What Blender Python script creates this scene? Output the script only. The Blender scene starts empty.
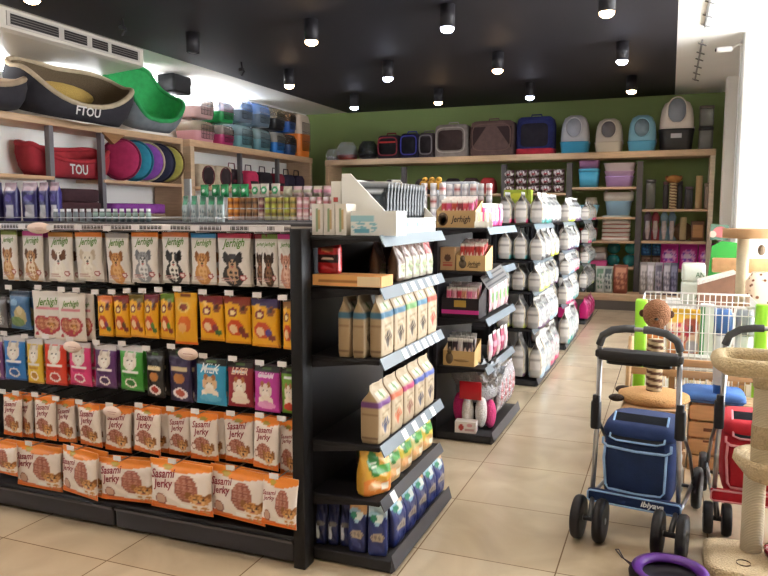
import bpy, bmesh, math, random
from mathutils import Vector, Matrix
random.seed(7)
PI=math.pi
S=bpy.context.scene; COL=S.collection
# ------------------------------------------------------------ camera basis
F=720.0; CH=1.5
def _n(v): return v.normalized()
cY=_n(Vector(((670-384)/F,-(214-288)/F,-1)))
cX=-Vector(((-1450-384)/F,-(213.5-288)/F,-1)); cX=_n(cX-cX.dot(cY)*cY)
cZ=cX.cross(cY)
RM=Matrix((cX,cY,cZ))
def ray(px,py): return RM@Vector(((px-384)/F,-(py-288)/F,-1))
def at(px,py,Y):                    # the point at depth Y seen at that place of the photograph
    r=ray(px,py); return r*(Y/r.y)+Vector((0,0,CH))
def atx(px,py,X):
    r=ray(px,py); return r*(X/r.x)+Vector((0,0,CH))
def atz(px,py,Z=0):
    r=ray(px,py); return r*((Z-CH)/r.z)+Vector((0,0,CH))
cam=bpy.data.cameras.new('camera'); cam.lens=F*36/768; cam.sensor_width=36; cam.clip_end=200
co=bpy.data.objects.new('camera',cam); COL.objects.link(co)
co.matrix_world=Matrix.Translation((0,0,CH))@RM.to_4x4(); S.camera=co
# ------------------------------------------------------------ colour + materials
def lin(c):
    if isinstance(c,str):
        c=c.lstrip('#'); c=c if len(c)==6 else ''.join(x*2 for x in c); c=[int(c[i:i+2],16)/255 for i in (0,2,4)]
        return tuple(x/12.92 if x<=.04045 else ((x+.055)/1.055)**2.4 for x in c)
    return tuple(c[:3])
MC={}
def mat(fin):
    if fin in MC: return MC[fin]
    m=bpy.data.materials.new(fin); m.use_nodes=True; N=m.node_tree.nodes; L=m.node_tree.links
    b=N['Principled BSDF']; out=N['Material Output']
    a=N.new('ShaderNodeAttribute'); a.attribute_name='Col'; col=a.outputs['Color']
    def noise(sc,det=3,vec=None):
        n=N.new('ShaderNodeTexNoise'); n.inputs['Scale'].default_value=sc; n.inputs['Detail'].default_value=det
        t=N.new('ShaderNodeTexCoord'); L.new(t.outputs['Object'],n.inputs['Vector']); return n
    def bump(src,st,dist=.01):
        q=N.new('ShaderNodeBump'); q.inputs['Strength'].default_value=st; q.inputs['Distance'].default_value=dist
        L.new(src,q.inputs['Height']); L.new(q.outputs['Normal'],b.inputs['Normal'])
    def mod(c,n,lo,hi):
        r=N.new('ShaderNodeMapRange'); r.inputs[1].default_value=.3; r.inputs[2].default_value=.7; r.inputs[3].default_value=lo; r.inputs[4].default_value=hi
        L.new(n,r.inputs[0]); x=N.new('ShaderNodeVectorMath'); x.operation='SCALE'; L.new(c,x.inputs[0]); L.new(r.outputs[0],x.inputs['Scale']); return x.outputs[0]
    R=dict(paper=.6,film=.28,plastic=.35,metal=.3,cloth=.9,fur=.95,wood=.45,black=.5,wall=.8,gloss=.12,ceil=.65).get(fin,.5)
    b.inputs['Roughness'].default_value=R
    if fin=='film': bump(noise(38,3).outputs[0],.45,.006)
    if fin=='gloss': bump(noise(25,2).outputs[0],.25,.006)
    if fin=='crinkle':
        b.inputs['Roughness'].default_value=.18; b.inputs['Metallic'].default_value=.35; bump(noise(45,4).outputs[0],1,.02)
    if fin=='black': b.inputs['Specular IOR Level'].default_value=.28
    if fin=='metal': b.inputs['Metallic'].default_value=.85
    if fin=='cloth': bump(noise(160,2).outputs[0],.4,.003); col=mod(col,noise(14,3).outputs[0],.85,1.1)
    if fin=='fur':
        n=noise(120,4); bump(n.outputs[0],1,.012); col=mod(col,n.outputs[0],.8,1.12)
    if fin=='sisal':
        b.inputs['Roughness'].default_value=.95
        w=N.new('ShaderNodeTexWave'); w.bands_direction='Z'; w.inputs['Scale'].default_value=45; w.inputs['Distortion'].default_value=.6
        t=N.new('ShaderNodeTexCoord'); L.new(t.outputs['Object'],w.inputs['Vector']); bump(w.outputs['Fac'],.8,.006); col=mod(col,w.outputs['Fac'],.85,1.05)
    if fin=='wood':
        n=N.new('ShaderNodeTexNoise'); n.inputs['Scale'].default_value=5; n.inputs['Detail'].default_value=6
        t=N.new('ShaderNodeTexCoord'); mp=N.new('ShaderNodeMapping'); mp.inputs['Scale'].default_value=(1,1,9)
        L.new(t.outputs['Object'],mp.inputs[0]); L.new(mp.outputs[0],n.inputs['Vector']); col=mod(col,n.outputs[0],.86,1.08)
    if fin=='wall': col=mod(col,noise(1.2,4).outputs[0],.97,1.03); bump(noise(60,3).outputs[0],.08,.004)
    if fin=='ceil': col=mod(col,noise(.8,3).outputs[0],.9,1.1)
    if fin=='leopard':
        b.inputs['Roughness'].default_value=.9
        v=N.new('ShaderNodeTexVoronoi'); v.inputs['Scale'].default_value=22; t=N.new('ShaderNodeTexCoord'); L.new(t.outputs['Object'],v.inputs['Vector'])
        r=N.new('ShaderNodeValToRGB'); e=r.color_ramp.elements; e[0].position=.22; e[0].color=(*lin('#7a4522'),1); e[1].position=.36; e[1].color=(*lin('#efe2cc'),1)
        L.new(v.outputs['Distance'],r.inputs[0]); col=r.outputs[0]
    if fin in('lamp','coollamp'):
        b.inputs['Emission Strength'].default_value=45; b.inputs['Emission Color'].default_value=(*(lin('#ffd2a0') if fin=='lamp' else lin('#dfe6ff')),1)
    if fin in('clear','tint','mesh','pane'):
        b2=N.new('ShaderNodeBsdfTransparent'); mx=N.new('ShaderNodeMixShader')
        fac=dict(clear=.3,tint=.62,mesh=.7,pane=.08)[fin]
        mx.inputs[0].default_value=fac
        b.inputs['Roughness'].default_value=.08 if fin!='mesh' else .7
        L.new(b2.outputs[0],mx.inputs[1]); L.new(b.outputs[0],mx.inputs[2]); L.new(mx.outputs[0],out.inputs['Surface'])
    if fin=='floor':
        b.inputs['Roughness'].default_value=.2
        t=N.new('ShaderNodeTexCoord'); mp=N.new('ShaderNodeMapping'); mp.inputs['Location'].default_value=(.39+6.1,-2.95+6.1,0); L.new(t.outputs['Object'],mp.inputs[0])
        br=N.new('ShaderNodeTexBrick'); br.offset=0; br.squash=1
        for k,v in(('Scale',1),('Mortar Size',.0035),('Mortar Smooth',.3),('Bias',0),('Brick Width',.61),('Row Height',.61)): br.inputs[k].default_value=v
        br.inputs['Color1'].default_value=(*lin('#beac92'),1); br.inputs['Color2'].default_value=(*lin('#c7b69d'),1); br.inputs['Mortar'].default_value=(*lin('#7c664f'),1)
        L.new(mp.outputs[0],br.inputs['Vector']); n=noise(2.2,7); n.inputs['Distortion'].default_value=1.2
        col=mod(br.outputs['Color'],n.outputs[0],.82,1.1)
    L.new(col,b.inputs['Base Color']); MC[fin]=m; return m
# ------------------------------------------------------------ geometry builder
class G:
    def __init__(s): s.v=[]; s.f=[]; s.c=[]; s.m=[]; s.fin=[]; s.sm=[]
    def add(s,vs,fs,col,fin='plastic',smooth=False,cols=None):
        o=len(s.v); s.v+= [tuple(x) for x in vs]; s.f+=[[i+o for i in f] for f in fs]
        s.c+= (cols if cols is not None else [lin(col)]*len(vs))
        if fin not in s.fin: s.fin.append(fin)
        s.m+=[s.fin.index(fin)]*len(fs); s.sm+=[smooth]*len(fs); return s
    def box(s,c,d,col,fin='plastic',bev=0,taper=None,rz=0,seg=2):
        x,y,z=d[0]/2,d[1]/2,d[2]/2; t=taper or 1
        vs=[(-x*t,-y*t,-z),(x*t,-y*t,-z),(x*t,y*t,-z),(-x*t,y*t,-z),(-x,-y,z),(x,-y,z),(x,y,z),(-x,y,z)]
        fs=[[3,2,1,0],[4,5,6,7],[0,1,5,4],[1,2,6,5],[2,3,7,6],[3,0,4,7]]
        if bev:
            bm=bmesh.new(); V=[bm.verts.new(q) for q in vs]
            for f in fs: bm.faces.new([V[i] for i in f])
            bmesh.ops.bevel(bm,geom=bm.edges[:],offset=min(bev,x*.95,y*.95,z*.95),segments=seg,profile=.5,affect='EDGES')
            bm.verts.index_update(); vs=[tuple(q.co) for q in bm.verts]; fs=[[q.index for q in f.verts] for f in bm.faces]; bm.free()
        ca,sa=math.cos(rz),math.sin(rz)
        return s.add([(c[0]+p[0]*ca-p[1]*sa,c[1]+p[0]*sa+p[1]*ca,c[2]+p[2]) for p in vs],fs,col,fin,bool(bev))
    def lathe(s,prof,col,fin='plastic',n=20,o=(0,0,0),sx=1,sy=1,axis='z',cols=None,p=2):
        vs=[];fs=[];cc=[]
        for k,(r,z) in enumerate(prof):
            for i in range(n):
                a=2*PI*i/n; ca,sa=math.cos(a),math.sin(a)
                if p!=2: ca=math.copysign(abs(ca)**(2/p),ca); sa=math.copysign(abs(sa)**(2/p),sa)
                q=(r*ca*sx,r*sa*sy,z)
                if axis=='x': q=(z,r*ca*sx,r*sa*sy)
                if axis=='y': q=(r*ca*sx,z,r*sa*sy)
                vs.append((q[0]+o[0],q[1]+o[1],q[2]+o[2])); cc.append(lin(cols[k]) if cols else lin(col))
        for k in range(len(prof)-1):
            for i in range(n): j=(i+1)%n; f=[k*n+i,k*n+j,(k+1)*n+j,(k+1)*n+i]; fs.append(f if axis!='y' else f[::-1])
        for k,fl in((0,1),(len(prof)-1,0)):
            if prof[k][0]>1e-4 and abs(prof[0][0]-prof[-1][0])+abs(prof[0][1]-prof[-1][1])>.03: r=list(range(k*n,k*n+n)); fs.append(r[::-1] if fl else r)
        return s.add(vs,fs,col,fin,True,cc)
    def cyl(s,c,r,h,col,fin='plastic',n=20,axis='z',b=.0):
        b=b or min(r,h)*.08; return s.lathe([(r-b,-h/2),(r,-h/2+b),(r,h/2-b),(r-b,h/2)],col,fin,n,c,axis=axis)
    def ell(s,c,r,col,fin='plastic',n=16,m=10,cut=0):
        pr=[(math.sin(PI*(k/m)),-math.cos(PI*(k/m))*r[2]) for k in range(m+1)]
        return s.lathe([(max(a,0),z) for a,z in pr],col,fin,n,c,sx=r[0],sy=r[1])
    def tube(s,pts,r,col,fin='plastic',n=8,closed=False,r2=None):
        pts=[Vector(p) for p in pts]; vs=[];fs=[];N=len(pts); up=None
        for i,p in enumerate(pts):
            a=pts[(i-1)%N] if (i or closed) else p; b=pts[(i+1)%N] if (i<N-1 or closed) else p
            t=(b-a).normalized()
            if up is None: up=Vector((0,0,1)) if abs(t.z)<.9 else Vector((1,0,0))
            x=t.cross(up).normalized(); up=x.cross(t).normalized()
            R=r if r2 is None else r+(r2-r)*i/(N-1)
            for k in range(n): q=2*PI*k/n; vs.append(p+x*math.cos(q)*R+up*math.sin(q)*R)
        M=N if closed else N-1
        for i in range(M):
            j=(i+1)%N
            for k in range(n): l=(k+1)%n; fs.append([i*n+k,i*n+l,j*n+l,j*n+k])
        if not closed: fs+= [list(range(n))[::-1],[(N-1)*n+k for k in range(n)]]
        return s.add(vs,fs,col,fin,True)
    def rbx(s,c,d,col,fin='plastic',p=5,prof=None,n=28):      # rounded (superellipse) box from stacked rings
        pr=prof or [(.9,0),(1,.06),(1,.94),(.9,1)]
        return s.lathe([(r,z*d[2]) for r,z in pr],col,fin,n,c,sx=d[0]/2,sy=d[1]/2,p=p)
    def disc(s,c,rx,rz,col,fin='paper',n=20,y=0):
        vs=[c]+[(c[0]+rx*math.cos(2*PI*i/n),c[1],c[2]+rz*math.sin(2*PI*i/n)) for i in range(n)]
        return s.add(vs,[[0,1+i,1+(i+1)%n] for i in range(n)],col,fin)
    def prism(s,poly,y0,y1,col,fin='plastic'):                # polygon in x,z pushed from y0 to y1
        n=len(poly); vs=[(x,y0,z) for x,z in poly]+[(x,y1,z) for x,z in poly]
        fs=[list(range(n)),list(range(n,2*n))[::-1]]+[[i,i+n,(i+1)%n+n,(i+1)%n] for i in range(n)]
        return s.add(vs,fs,col,fin)
    def mesh(s,name='m'):
        me=bpy.data.meshes.new(name); me.from_pydata(s.v,[],s.f)
        a=me.attributes.new('Col','FLOAT_COLOR','POINT')
        a.data.foreach_set('color',[x for c in s.c for x in (c[0],c[1],c[2],1)])
        for f in s.fin: me.materials.append(mat(f))
        me.polygons.foreach_set('material_index',s.m); me.polygons.foreach_set('use_smooth',s.sm)
        me.validate(); me.update(); return me
def tag(o,label,cat,group=None,kind=None):
    if label: o['label']=label
    if cat: o['category']=cat
    if group: o['group']=group
    if kind: o['kind']=kind
    return o
def obj(name,g,parent=None,loc=None,rz=0,label=None):
    me=g.mesh(name) if isinstance(g,G) else g
    o=bpy.data.objects.new(name,me); COL.objects.link(o)
    if parent: o.parent=parent
    if loc is not None: o.location=loc
    o.rotation_euler=(0,0,rz)
    if label: o['label']=label
    return o
def thing(name,label,cat,loc=(0,0,0),rz=0,group=None):
    o=bpy.data.objects.new(name,None); COL.objects.link(o); o.empty_display_size=.1; o.location=loc; o.rotation_euler=(0,0,rz)
    return tag(o,label,cat,group)
def one(name,g,label,cat,loc=(0,0,0),rz=0,group=None):
    return tag(obj(name,g,None,loc,rz),label,cat,group)
def struct(name,g): o=obj(name,g); o['kind']='structure'; return o
def dup(o,loc,rz=None,label=None,group=None,parent=None):
    c=o.copy(); COL.objects.link(c)
    if parent is None:
        c.location=loc
        if rz is not None: c.rotation_euler=(c.rotation_euler[0],c.rotation_euler[1],rz)
        if label: c['label']=label
        if group: c['group']=group
    else: c.parent=parent
    for ch in o.children: dup(ch,None,parent=c)
    return c
# ------------------------------------------------------------ printing on packs
def paint(ops,base):
    P=[(o[0],o[1:-1],lin(o[-1])) for o in ops]; base=lin(base)
    def f(u,v):
        c=base
        for k,a,q in P:
            if k=='r': hit=a[0]<=u<=a[2] and a[1]<=v<=a[3]
            elif k=='e': hit=((u-a[0])/a[2])**2+((v-a[1])/a[3])**2<=1
            elif k=='g':                                  # wavy band under a line
                hit=v<a[0]+a[1]*math.sin(a[2]*u+a[3])
            elif k=='G': hit=v>a[0]+a[1]*math.sin(a[2]*u+a[3])
            elif k=='n':                                  # mottled print inside an ellipse
                hit=((u-a[0])/a[2])**2+((v-a[1])/a[3])**2<=1 and math.sin(u*a[4]+5*v)+math.sin(v*a[4]*1.7+3*u)>.25
            elif k=='t': hit=abs(u-a[0])<a[2]*(a[3]-(v-a[1]))/a[3] and 0<=v-a[1]<=a[3]
            if hit: c=q
        return c
    return f
def pth(u,v):                                             # puff of a pillow pouch, 0..1
    if v<.05 or v>.88: return 0
    return (max(0,1-abs(2*u-1)**3.5))**.6*(math.sin(PI*(v-.05)/.83))**.55
def pouch_y(u,v,w,h,d): return -(d/2*pth(u,v)+.0015+.0022*math.sin(u*17+v*9)*math.sin(v*23+u*4)*pth(u,v))
def pouch(w,h,d,ops,base,nx=26,nz=38,back=None,fin='film'):
    g=G(); fn=paint(ops,base); vs=[];cc=[];fs=[]; bc=lin(back or base)
    for sgn in(1,-1):
        for j in range(nz+1):
            for i in range(nx+1):
                u,v=i/nx,j/nz; y=pouch_y(u,v,w,h,d)*sgn
                pin=1-.05*pth(.5,v)
                vs.append(((u-.5)*w*pin,y,(v-1)*h)); cc.append(fn(u,v) if sgn>0 else bc)
    W=nx+1; B=W*(nz+1)
    for j in range(nz):
        for i in range(nx):
            a=j*W+i; fs.append([a,a+1,a+W+1,a+W]); a+=B; fs.append([a,a+W,a+W+1,a+1])
    for j in range(nz): a=j*W; fs+=[[a,a+W,a+W+B,a+B],[a+nx,a+nx+B,a+nx+W+B,a+nx+W]]
    for i in range(nx): a=i; fs.append([a,a+B,a+1+B,a+1]); a=nz*W+i; fs.append([a,a+1,a+1+B,a+B])
    return g.add(vs,fs,base,fin,True,cc)
def sack_d(v,d,sh): 
    t=1 if v<sh else max(0,1-(v-sh)/(.94-sh)); return d*(t*t*(3-2*t)*.98+.02)*(1-.12*math.exp(-v*18))
def sack_y(u,v,d,sh,p): return -sack_d(v,d,sh)/2*(max(0,1-abs(2*u-1)**p))**(1/p)
def sack(w,h,d,ops,base,sh=.62,p=6,nx=20,nz=30,side=None,fin='film',sops=None):
    g=G(); fn=paint(ops,base); sf=paint(sops or [],side or base); vs=[];cc=[];fs=[]
    us=[.5-.5*math.cos(PI*i/nx) if 0 else i/nx for i in range(nx+1)]
    us=sorted(set(us+[.012,.03,.97,.988])); ring=[(u,-1) for u in us]+[(u,1) for u in us[::-1][1:-1]]
    n=len(ring)
    for j in range(nz+1):
        v=j/nz
        for u,s in ring:
            y=-s*sack_y(u,v,d,sh,p); y+=.004*math.sin(v*19+u*7)*(v>.1)*(.2<u<.8)
            w2=w*(1-.05*(1-v)*(v<.05))
            vs.append(((u-.5)*w2,y,v*h)); cc.append(sf(abs(y)/d,v) if (u<.03 or u>.97) else fn(u if s<0 else 1-u,v))
    for j in range(nz):
        for i in range(n): k=(i+1)%n; fs.append([j*n+i,j*n+k,(j+1)*n+k,(j+1)*n+i])
    fs+=[list(range(n))[::-1],[nz*n+i for i in range(n)]]
    return g.add(vs,fs,base,fin,True,cc)
def pbox(w,d,h,ops,base,side=None,nx=20,nz=24,fin='paper',top=None):   # carton with a printed front
    g=G(); fn=paint(ops,base); vs=[];cc=[];fs=[]
    for j in range(nz+1):
        for i in range(nx+1): vs.append(((i/nx-.5)*w,-d/2-.0006,j/nz*h)); cc.append(fn(i/nx,j/nz))
    W=nx+1
    for j in range(nz):
        for i in range(nx): a=j*W+i; fs.append([a,a+1,a+W+1,a+W])
    g.add(vs,fs,base,fin,False,cc); g.box((0,0,h/2),(w,d,h),side or base,fin); return g
TX={}
def text_verts(s,shear=.0,bold=0.02,font=1):
    k=(s,shear,bold)
    if k in TX: return TX[k]
    c=bpy.data.curves.new('t','FONT'); c.body=s; c.size=1; c.shear=shear; c.offset=bold; c.resolution_u=2; c.align_x='CENTER'; c.align_y='CENTER'; c.space_line=.82
    o=bpy.data.objects.new('t',c); COL.objects.link(o); dg=bpy.context.evaluated_depsgraph_get(); me=o.evaluated_get(dg).to_mesh()
    vs=[(v.co.x,v.co.y) for v in me.vertices]; fs=[list(p.vertices) for p in me.polygons]
    o.evaluated_get(dg).to_mesh_clear(); bpy.data.objects.remove(o); bpy.data.curves.remove(c)
    x0=min(v[0] for v in vs);x1=max(v[0] for v in vs);y0=min(v[1] for v in vs);y1=max(v[1] for v in vs)
    TX[k]=([((x-(x0+x1)/2)/(x1-x0),(y-(y0+y1)/2)/(x1-x0)) for x,y in vs],fs); return TX[k]
def lettering(s,col,cx,cz,width,yf,rot=0,shear=.25,bold=.02,fin='paper',asp=1):
    vs,fs=text_verts(s,shear,bold); ca,sa=math.cos(rot),math.sin(rot); out=[]
    for x,y in vs:
        X=cx+(x*ca-y*asp*sa)*width; Z=cz+(x*sa+y*asp*ca)*width; out.append((X,yf(X,Z)-.0018,Z))
    g=G(); fin and g.add(out,fs,col,fin); return g
ORD='first second third fourth fifth sixth seventh eighth ninth tenth eleventh twelfth thirteenth fourteenth fifteenth sixteenth seventeenth eighteenth nineteenth twentieth'.split()
# ============================================================ THE ROOM
struct('floor',G().box((-1.5,4.5,-.05),(11.2,19,.1),'#c6ab8a','floor'))
struct('ceiling',G().box((-3,4.9,3.56),(6,16.9,.12),'#1f1d25','ceil'))
struct('trim_1',G().box((-6.02,4.9,3.6),(.04,16.9,.2),'#37333a','ceil'))
struct('trim_2',G().box((2.05,4.9,3.55),(4.1,16.9,.1),'#fdfdfb','wall'))            # white ceiling on the window side
struct('trim_3',G().box((-6.53,4.9,3.56),(1.0,16.9,.1),'#f2eee6','wall'))         # raised white strip over the left wall
struct('wall_back',G().box((-3,13.42,1.8),(8.2,.14,3.7),'#93a868','wall'))
g=G(); 
g.box((-7.05,4.9,1.5),(.14,16.9,3.1),'#e8e5e0','wall'); g.box((-7.05,4.9,3.58),(.14,16.9,.12),'#e8e5e0','wall')
g.box((-7.05,12.25,3.3),(.14,2.2,.5),'#e8e5e0','wall')
for y in(-3.4,1.6,4.9,8.45): g.box((-7.05,y,3.3),(.14,.34,.5),'#e8e5e0','wall')
struct('wall_left',g)
for i,(a,b) in enumerate(((-3.2,1.4),(1.8,4.7),(5.1,8.25),(8.65,11.15))):
    w=struct('window_%d'%(i+1),G().box((-7.05,(a+b)/2,3.28),(.01,b-a,.47),'#ffffff','pane'))
    g=G()
    for z in(3.06,3.51): g.box((-7.03,(a+b)/2,z),(.1,b-a,.04),'#f2f2f0')
    obj('window_frame',g,w)
g=G(); g.box((1.05,11.5,1.75),(.12,3.9,3.5),'#f4f2ee','wall'); g.box((2.5,9.72,1.75),(2.9,.14,3.5),'#f6f4f0','wall'); struct('wall_right',g)
struct('trim_4',G().box((1.0,9.35,1.75),(.62,.62,3.5),'#f2f1ee','wall',bev=.02))     # white column
struct('trim_5',G().box((.86,12.0,1.75),(.32,.3,3.5),'#f1efea','wall',bev=.01))      # narrow pillar at the end of the back shelves
struct('front_light_block',G().box((-1.5,-3.5,1.75),(11,.14,3.5),'#d9d2c8','wall'))  # unseen wall behind the camera, added to cut the frontal daylight
struct('right_light_block',G().box((4.1,0,1.75),(.14,7.1,3.5),'#d9d2c8','wall'))  # unseen solid stretch on the right, added to keep daylight off the near end
# far right shopfront frame
g=G()
for y in(3.6,6.6,9.6): g.box((4.05,y,1.75),(.1,.14,3.5),'#dcdcda')
for z in(.06,3.45): g.box((4.05,6.6,z),(.1,6,.12),'#dcdcda')
struct('window_5',g)
for i,y in enumerate((5.1,8.1)): struct('window_%d'%(i+6),G().box((4.05,y,1.75),(.01,2.85,3.3),'#ffffff','pane'))
# ============================================================ LAMPS
LIT={(-5.6,10.15):'w',(-3.95,7.7):'w',(-2.31,7.7):'c',(-.66,7.7):'w',(-3.95,10.15):'c',(-2.31,10.15):'w',(-.66,10.15):'c',(-5.6,12.65):'c',(-3.95,12.65):'w',(-2.31,12.65):'c',(-.66,12.65):'w',
 (-5.6,7.7):'o',(-5.6,5.25):'w',(-3.95,5.25):'c',(-2.31,5.25):'w',(-.66,5.25):'c',(-3.95,2.8):'w',(-2.31,2.8):'w',(-.66,2.8):'w',(-3.95,.35):'w',(-2.31,.35):'w',(-.66,.35):'w'}
KN={'w':'warm lit','c':'cool white lit','o':'unlit'}
NM={-5.6:'leftmost',-3.95:'second from left',-2.31:'second from right',-.66:'rightmost'}
NR={12.65:'row nearest the green wall',10.15:'middle row',7.7:'row of large near lamps',5.25:'row overhead',2.8:'row above the treat shelf',.35:'row behind the viewer'}
for (x,y),k in LIT.items():
    t=thing('ceiling_downlight','black cylinder downlight, %s, %s in the %s'%(KN[k],NM[x],NR[y]),'ceiling lamp',(x*.895,y*.895,3.5),group='cylinder downlights on the black ceiling')
    obj('housing',G().lathe([(.02,0),(.075,0),(.075,-.215),(.07,-.215),(.067,-.2),(.0,-.2)],'#2a282c','black',20),t)
    if k=='o': obj('lamp_face',G().ell((0,0,-.2),(.055,.055,.02),'#55545a'),t)
    else:
        obj('lamp_face',G().ell((0,0,-.222),(.066,.066,.04),'#fff0dd','lamp' if k=='w' else 'coollamp'),t)
        l=bpy.data.lights.new('spot','SPOT'); l.energy=92; l.spot_size=2.2; l.spot_blend=.6; l.shadow_soft_size=.05
        l.color=(1,.84,.66) if k=='w' else (.92,.95,1); lo=bpy.data.objects.new('spot_light',l); COL.objects.link(lo); lo.parent=t; lo.location=(0,0,-.26)
W=bpy.data.worlds.new('sky'); S.world=W; W.use_nodes=True; bg=W.node_tree.nodes['Background']
bg.inputs[0].default_value=(.93,.97,1,1); bg.inputs[1].default_value=20
V=S.view_settings; V.view_transform='Standard'; V.look='None'; V.gamma=1; V.exposure=-.2; V.use_curve_mapping=False
# ============================================================ TREAT GONDOLA (front face at Y 2.6)
BK='#131214'
t=gon=thing('gondola_shelf','black metal gondola with pegboard front full of hanging dog treats','shelf',(0,0,0))
obj('pegboard',G().box((-2.95,3.03,.75),(3.05,.04,1.32),'#171517','black'),t)
obj('base_deck',G().box((-2.95,2.82,.115),(3.05,.44,.03),'#2b2a2d','black',bev=.004),t)
g=G()
for x0,x1 in((-4.47,-3.9),(-3.885,-2.41),(-2.395,-1.44)):
    g.box(((x0+x1)/2,2.605,.06),(x1-x0,.02,.085),'#3a383c','black',bev=.006); g.box(((x0+x1)/2,2.6,.108),(x1-x0,.03,.012),'#5b595e','metal')
obj('kick_plate',g,t)
obj('upright',G().box((-1.405,2.622,.72),(.055,.084,1.44),BK,'black',bev=.004),t)
obj('upright',G().box((-4.47,2.82,.72),(.055,.48,1.44),BK,'black',bev=.004),t)
obj('top_shelf',G().box((-2.95,2.82,1.434),(3.05,.44,.012),'#77747a','metal'),t)
g=G()
for z in(1.43,1.452): g.tube([(-4.47,2.585,z),(-1.43,2.585,z)],.0025,'#cfcdd2','metal',6)
for i in range(150): x=-4.45+i*.02; g.tube([(x,2.585,1.43),(x,2.585,1.452)],.0015,'#cfcdd2','metal',4)
obj('wire_fence',g,t)
obj('price_rail',G().box((-2.95,2.59,1.434),(3.04,.004,.024),'#b9b4bd','clear'),t)
# back half of the gondola
obj('rear_shelf',G().box((-2.95,3.3,1.405),(3.05,.46,.02),'#3a383c','black'),t)
obj('rear_deck',G().box((-2.95,3.3,.09),(3.05,.46,.16),'#2b2a2d','black'),t)
# ---- treat pouches
DOG={'tan':('#c99763','#e6c49c','#8c5a34'),'pap':('#b98a5e','#f0e2d0','#5b3a26'),'jack':('#f0ebe4','#f7f3ee','#6a4027'),'white':('#e9e2d8','#f5f0e9','#cdbfae'),
 'gold':('#c98f52','#e2b37c','#8f5a2a'),'grey':('#8f9299','#dfe0e4','#6b6e76'),'collie':('#1f1d20','#f2efec','#121113'),'chi':('#29242a','#c8a689','#17141a'),'dark':('#4a3326','#8c6448','#2a1a12'),'pink':('#d39a86','#ecc7b8','#a86f5c')}
def dogops(k,x=.5,y=.45,s=1,body=True):
    a,b,c=DOG[k]; o=[]
    if body: o+=[('e',x,y-.22*s,.3*s,.2*s,a),('e',x,y-.2*s,.17*s,.17*s,b)]
    o+=[('e',x-.21*s,y+.1*s,.08*s,.1*s,c),('e',x+.21*s,y+.1*s,.08*s,.1*s,c),('e',x,y+.03*s,.2*s,.14*s,a),('e',x,y-.03*s,.11*s,.09*s,b)]
    o+=[('n',x,y+.08*s,.17*s,.07*s,55,c if k not in('chi','collie','white') else a),('n',x,y-.24*s,.2*s,.12*s,43,a)]
    if k in('jack','collie'): o+=[('e',x,y+.07*s,.04*s,.09*s,b),('e',x-.12*s,y+.05*s,.07*s,.07*s,c),('e',x+.12*s,y+.05*s,.07*s,.07*s,c)]
    o+=[('e',x-.085*s,y+.045*s,.026*s,.018*s,'#151012'),('e',x+.085*s,y+.045*s,.026*s,.018*s,'#151012'),('e',x,y-.02*s,.035*s,.022*s,'#1a1214'),('e',x,y-.065*s,.04*s,.015*s,'#b8605c')]
    return o
def D_jer(dog,hd): return [('r',0,.9,1,1,hd),('r',.0,.865,1,.9,'#d8d2cc'),('r',0,0,1,.05,'#cfcac6')]+dogops(dog,.5,.44,1.08)+[('e',.8,.17,.11,.055,'#a3263a'),('e',.8,.17,.07,.033,'#f1dfe0'),('r',.12,.13,.45,.15,'#bb8888'),('r',.12,.09,.5,.105,'#c9a5a5')]
def D_sas(big):
    m=[('G',.86,.03,7,.5,'#e8822a'),('g',.11,.025,6,1,'#dd6f22')]
    if big: m+=[('G',.84,.05,5,2.2,'#ea8a30'),('e',.62,.5,.19,.27,'#a0604f'),('n',.62,.5,.18,.25,26,'#8a4a3c'),('n',.62,.5,.18,.25,61,'#b98270')]+dogops('gold',.83,.3,.8,False)+[('e',.19,.22,.1,.12,'#8a4a3c'),('e',.19,.22,.08,.095,'#c59c88'),('r',.52,.12,.68,.19,'#f2efec'),('e',.3,.87,.08,.05,'#b79a3a')]
    else: m+=[('e',.48,.35,.3,.16,'#a0604f'),('n',.48,.35,.28,.15,26,'#8a4a3c'),('n',.48,.35,.28,.15,61,'#b98270')]+dogops('gold',.68,.22,.85,False)+[('e',.17,.3,.11,.075,'#8a4a3c'),('e',.17,.3,.085,.055,'#e0cdc2'),('e',.5,.88,.14,.035,'#a08a34')]
    return m
def D_ped(c1,c2,c3): return [('r',0,.92,1,1,c1),('G',.84,.03,6,0,c1),('e',.36,.66,.24,.12,'#e8b81c'),('e',.36,.67,.19,.1,'#7d2330'),('e',.36,.67,.1,.05,'#f0d9a0'),('e',.76,.74,.15,.1,'#8a4a20'),('e',.76,.76,.09,.05,'#3c1c12'),('e',.45,.35,.33,.17,'#c9481f'),('e',.38,.33,.16,.1,'#eac6a0'),('e',.7,.3,.13,.1,c2),('e',.8,.2,.13,.07,c3),('r',0,0,1,.05,'#d38c14')]
def D_heart(): 
    return [('r',0,0,1,.05,'#d9cfc6'),('e',.32,.33,.25,.17,'#b43a4c'),('e',.68,.33,.25,.17,'#b43a4c')]+[('e',.5,.24,.3,.15,'#b43a4c'),('e',.33,.33,.2,.13,'#a9644c'),('n',.33,.33,.2,.13,40,'#c98a68'),('e',.66,.33,.2,.13,'#d9a98c'),('n',.66,.33,.2,.13,35,'#b9785c')]+dogops('gold',.62,.28,.42,False)+[('r',.15,.62,.85,.66,'#d98a9a'),('e',.12,.1,.07,.04,'#b43a4c')]
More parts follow.
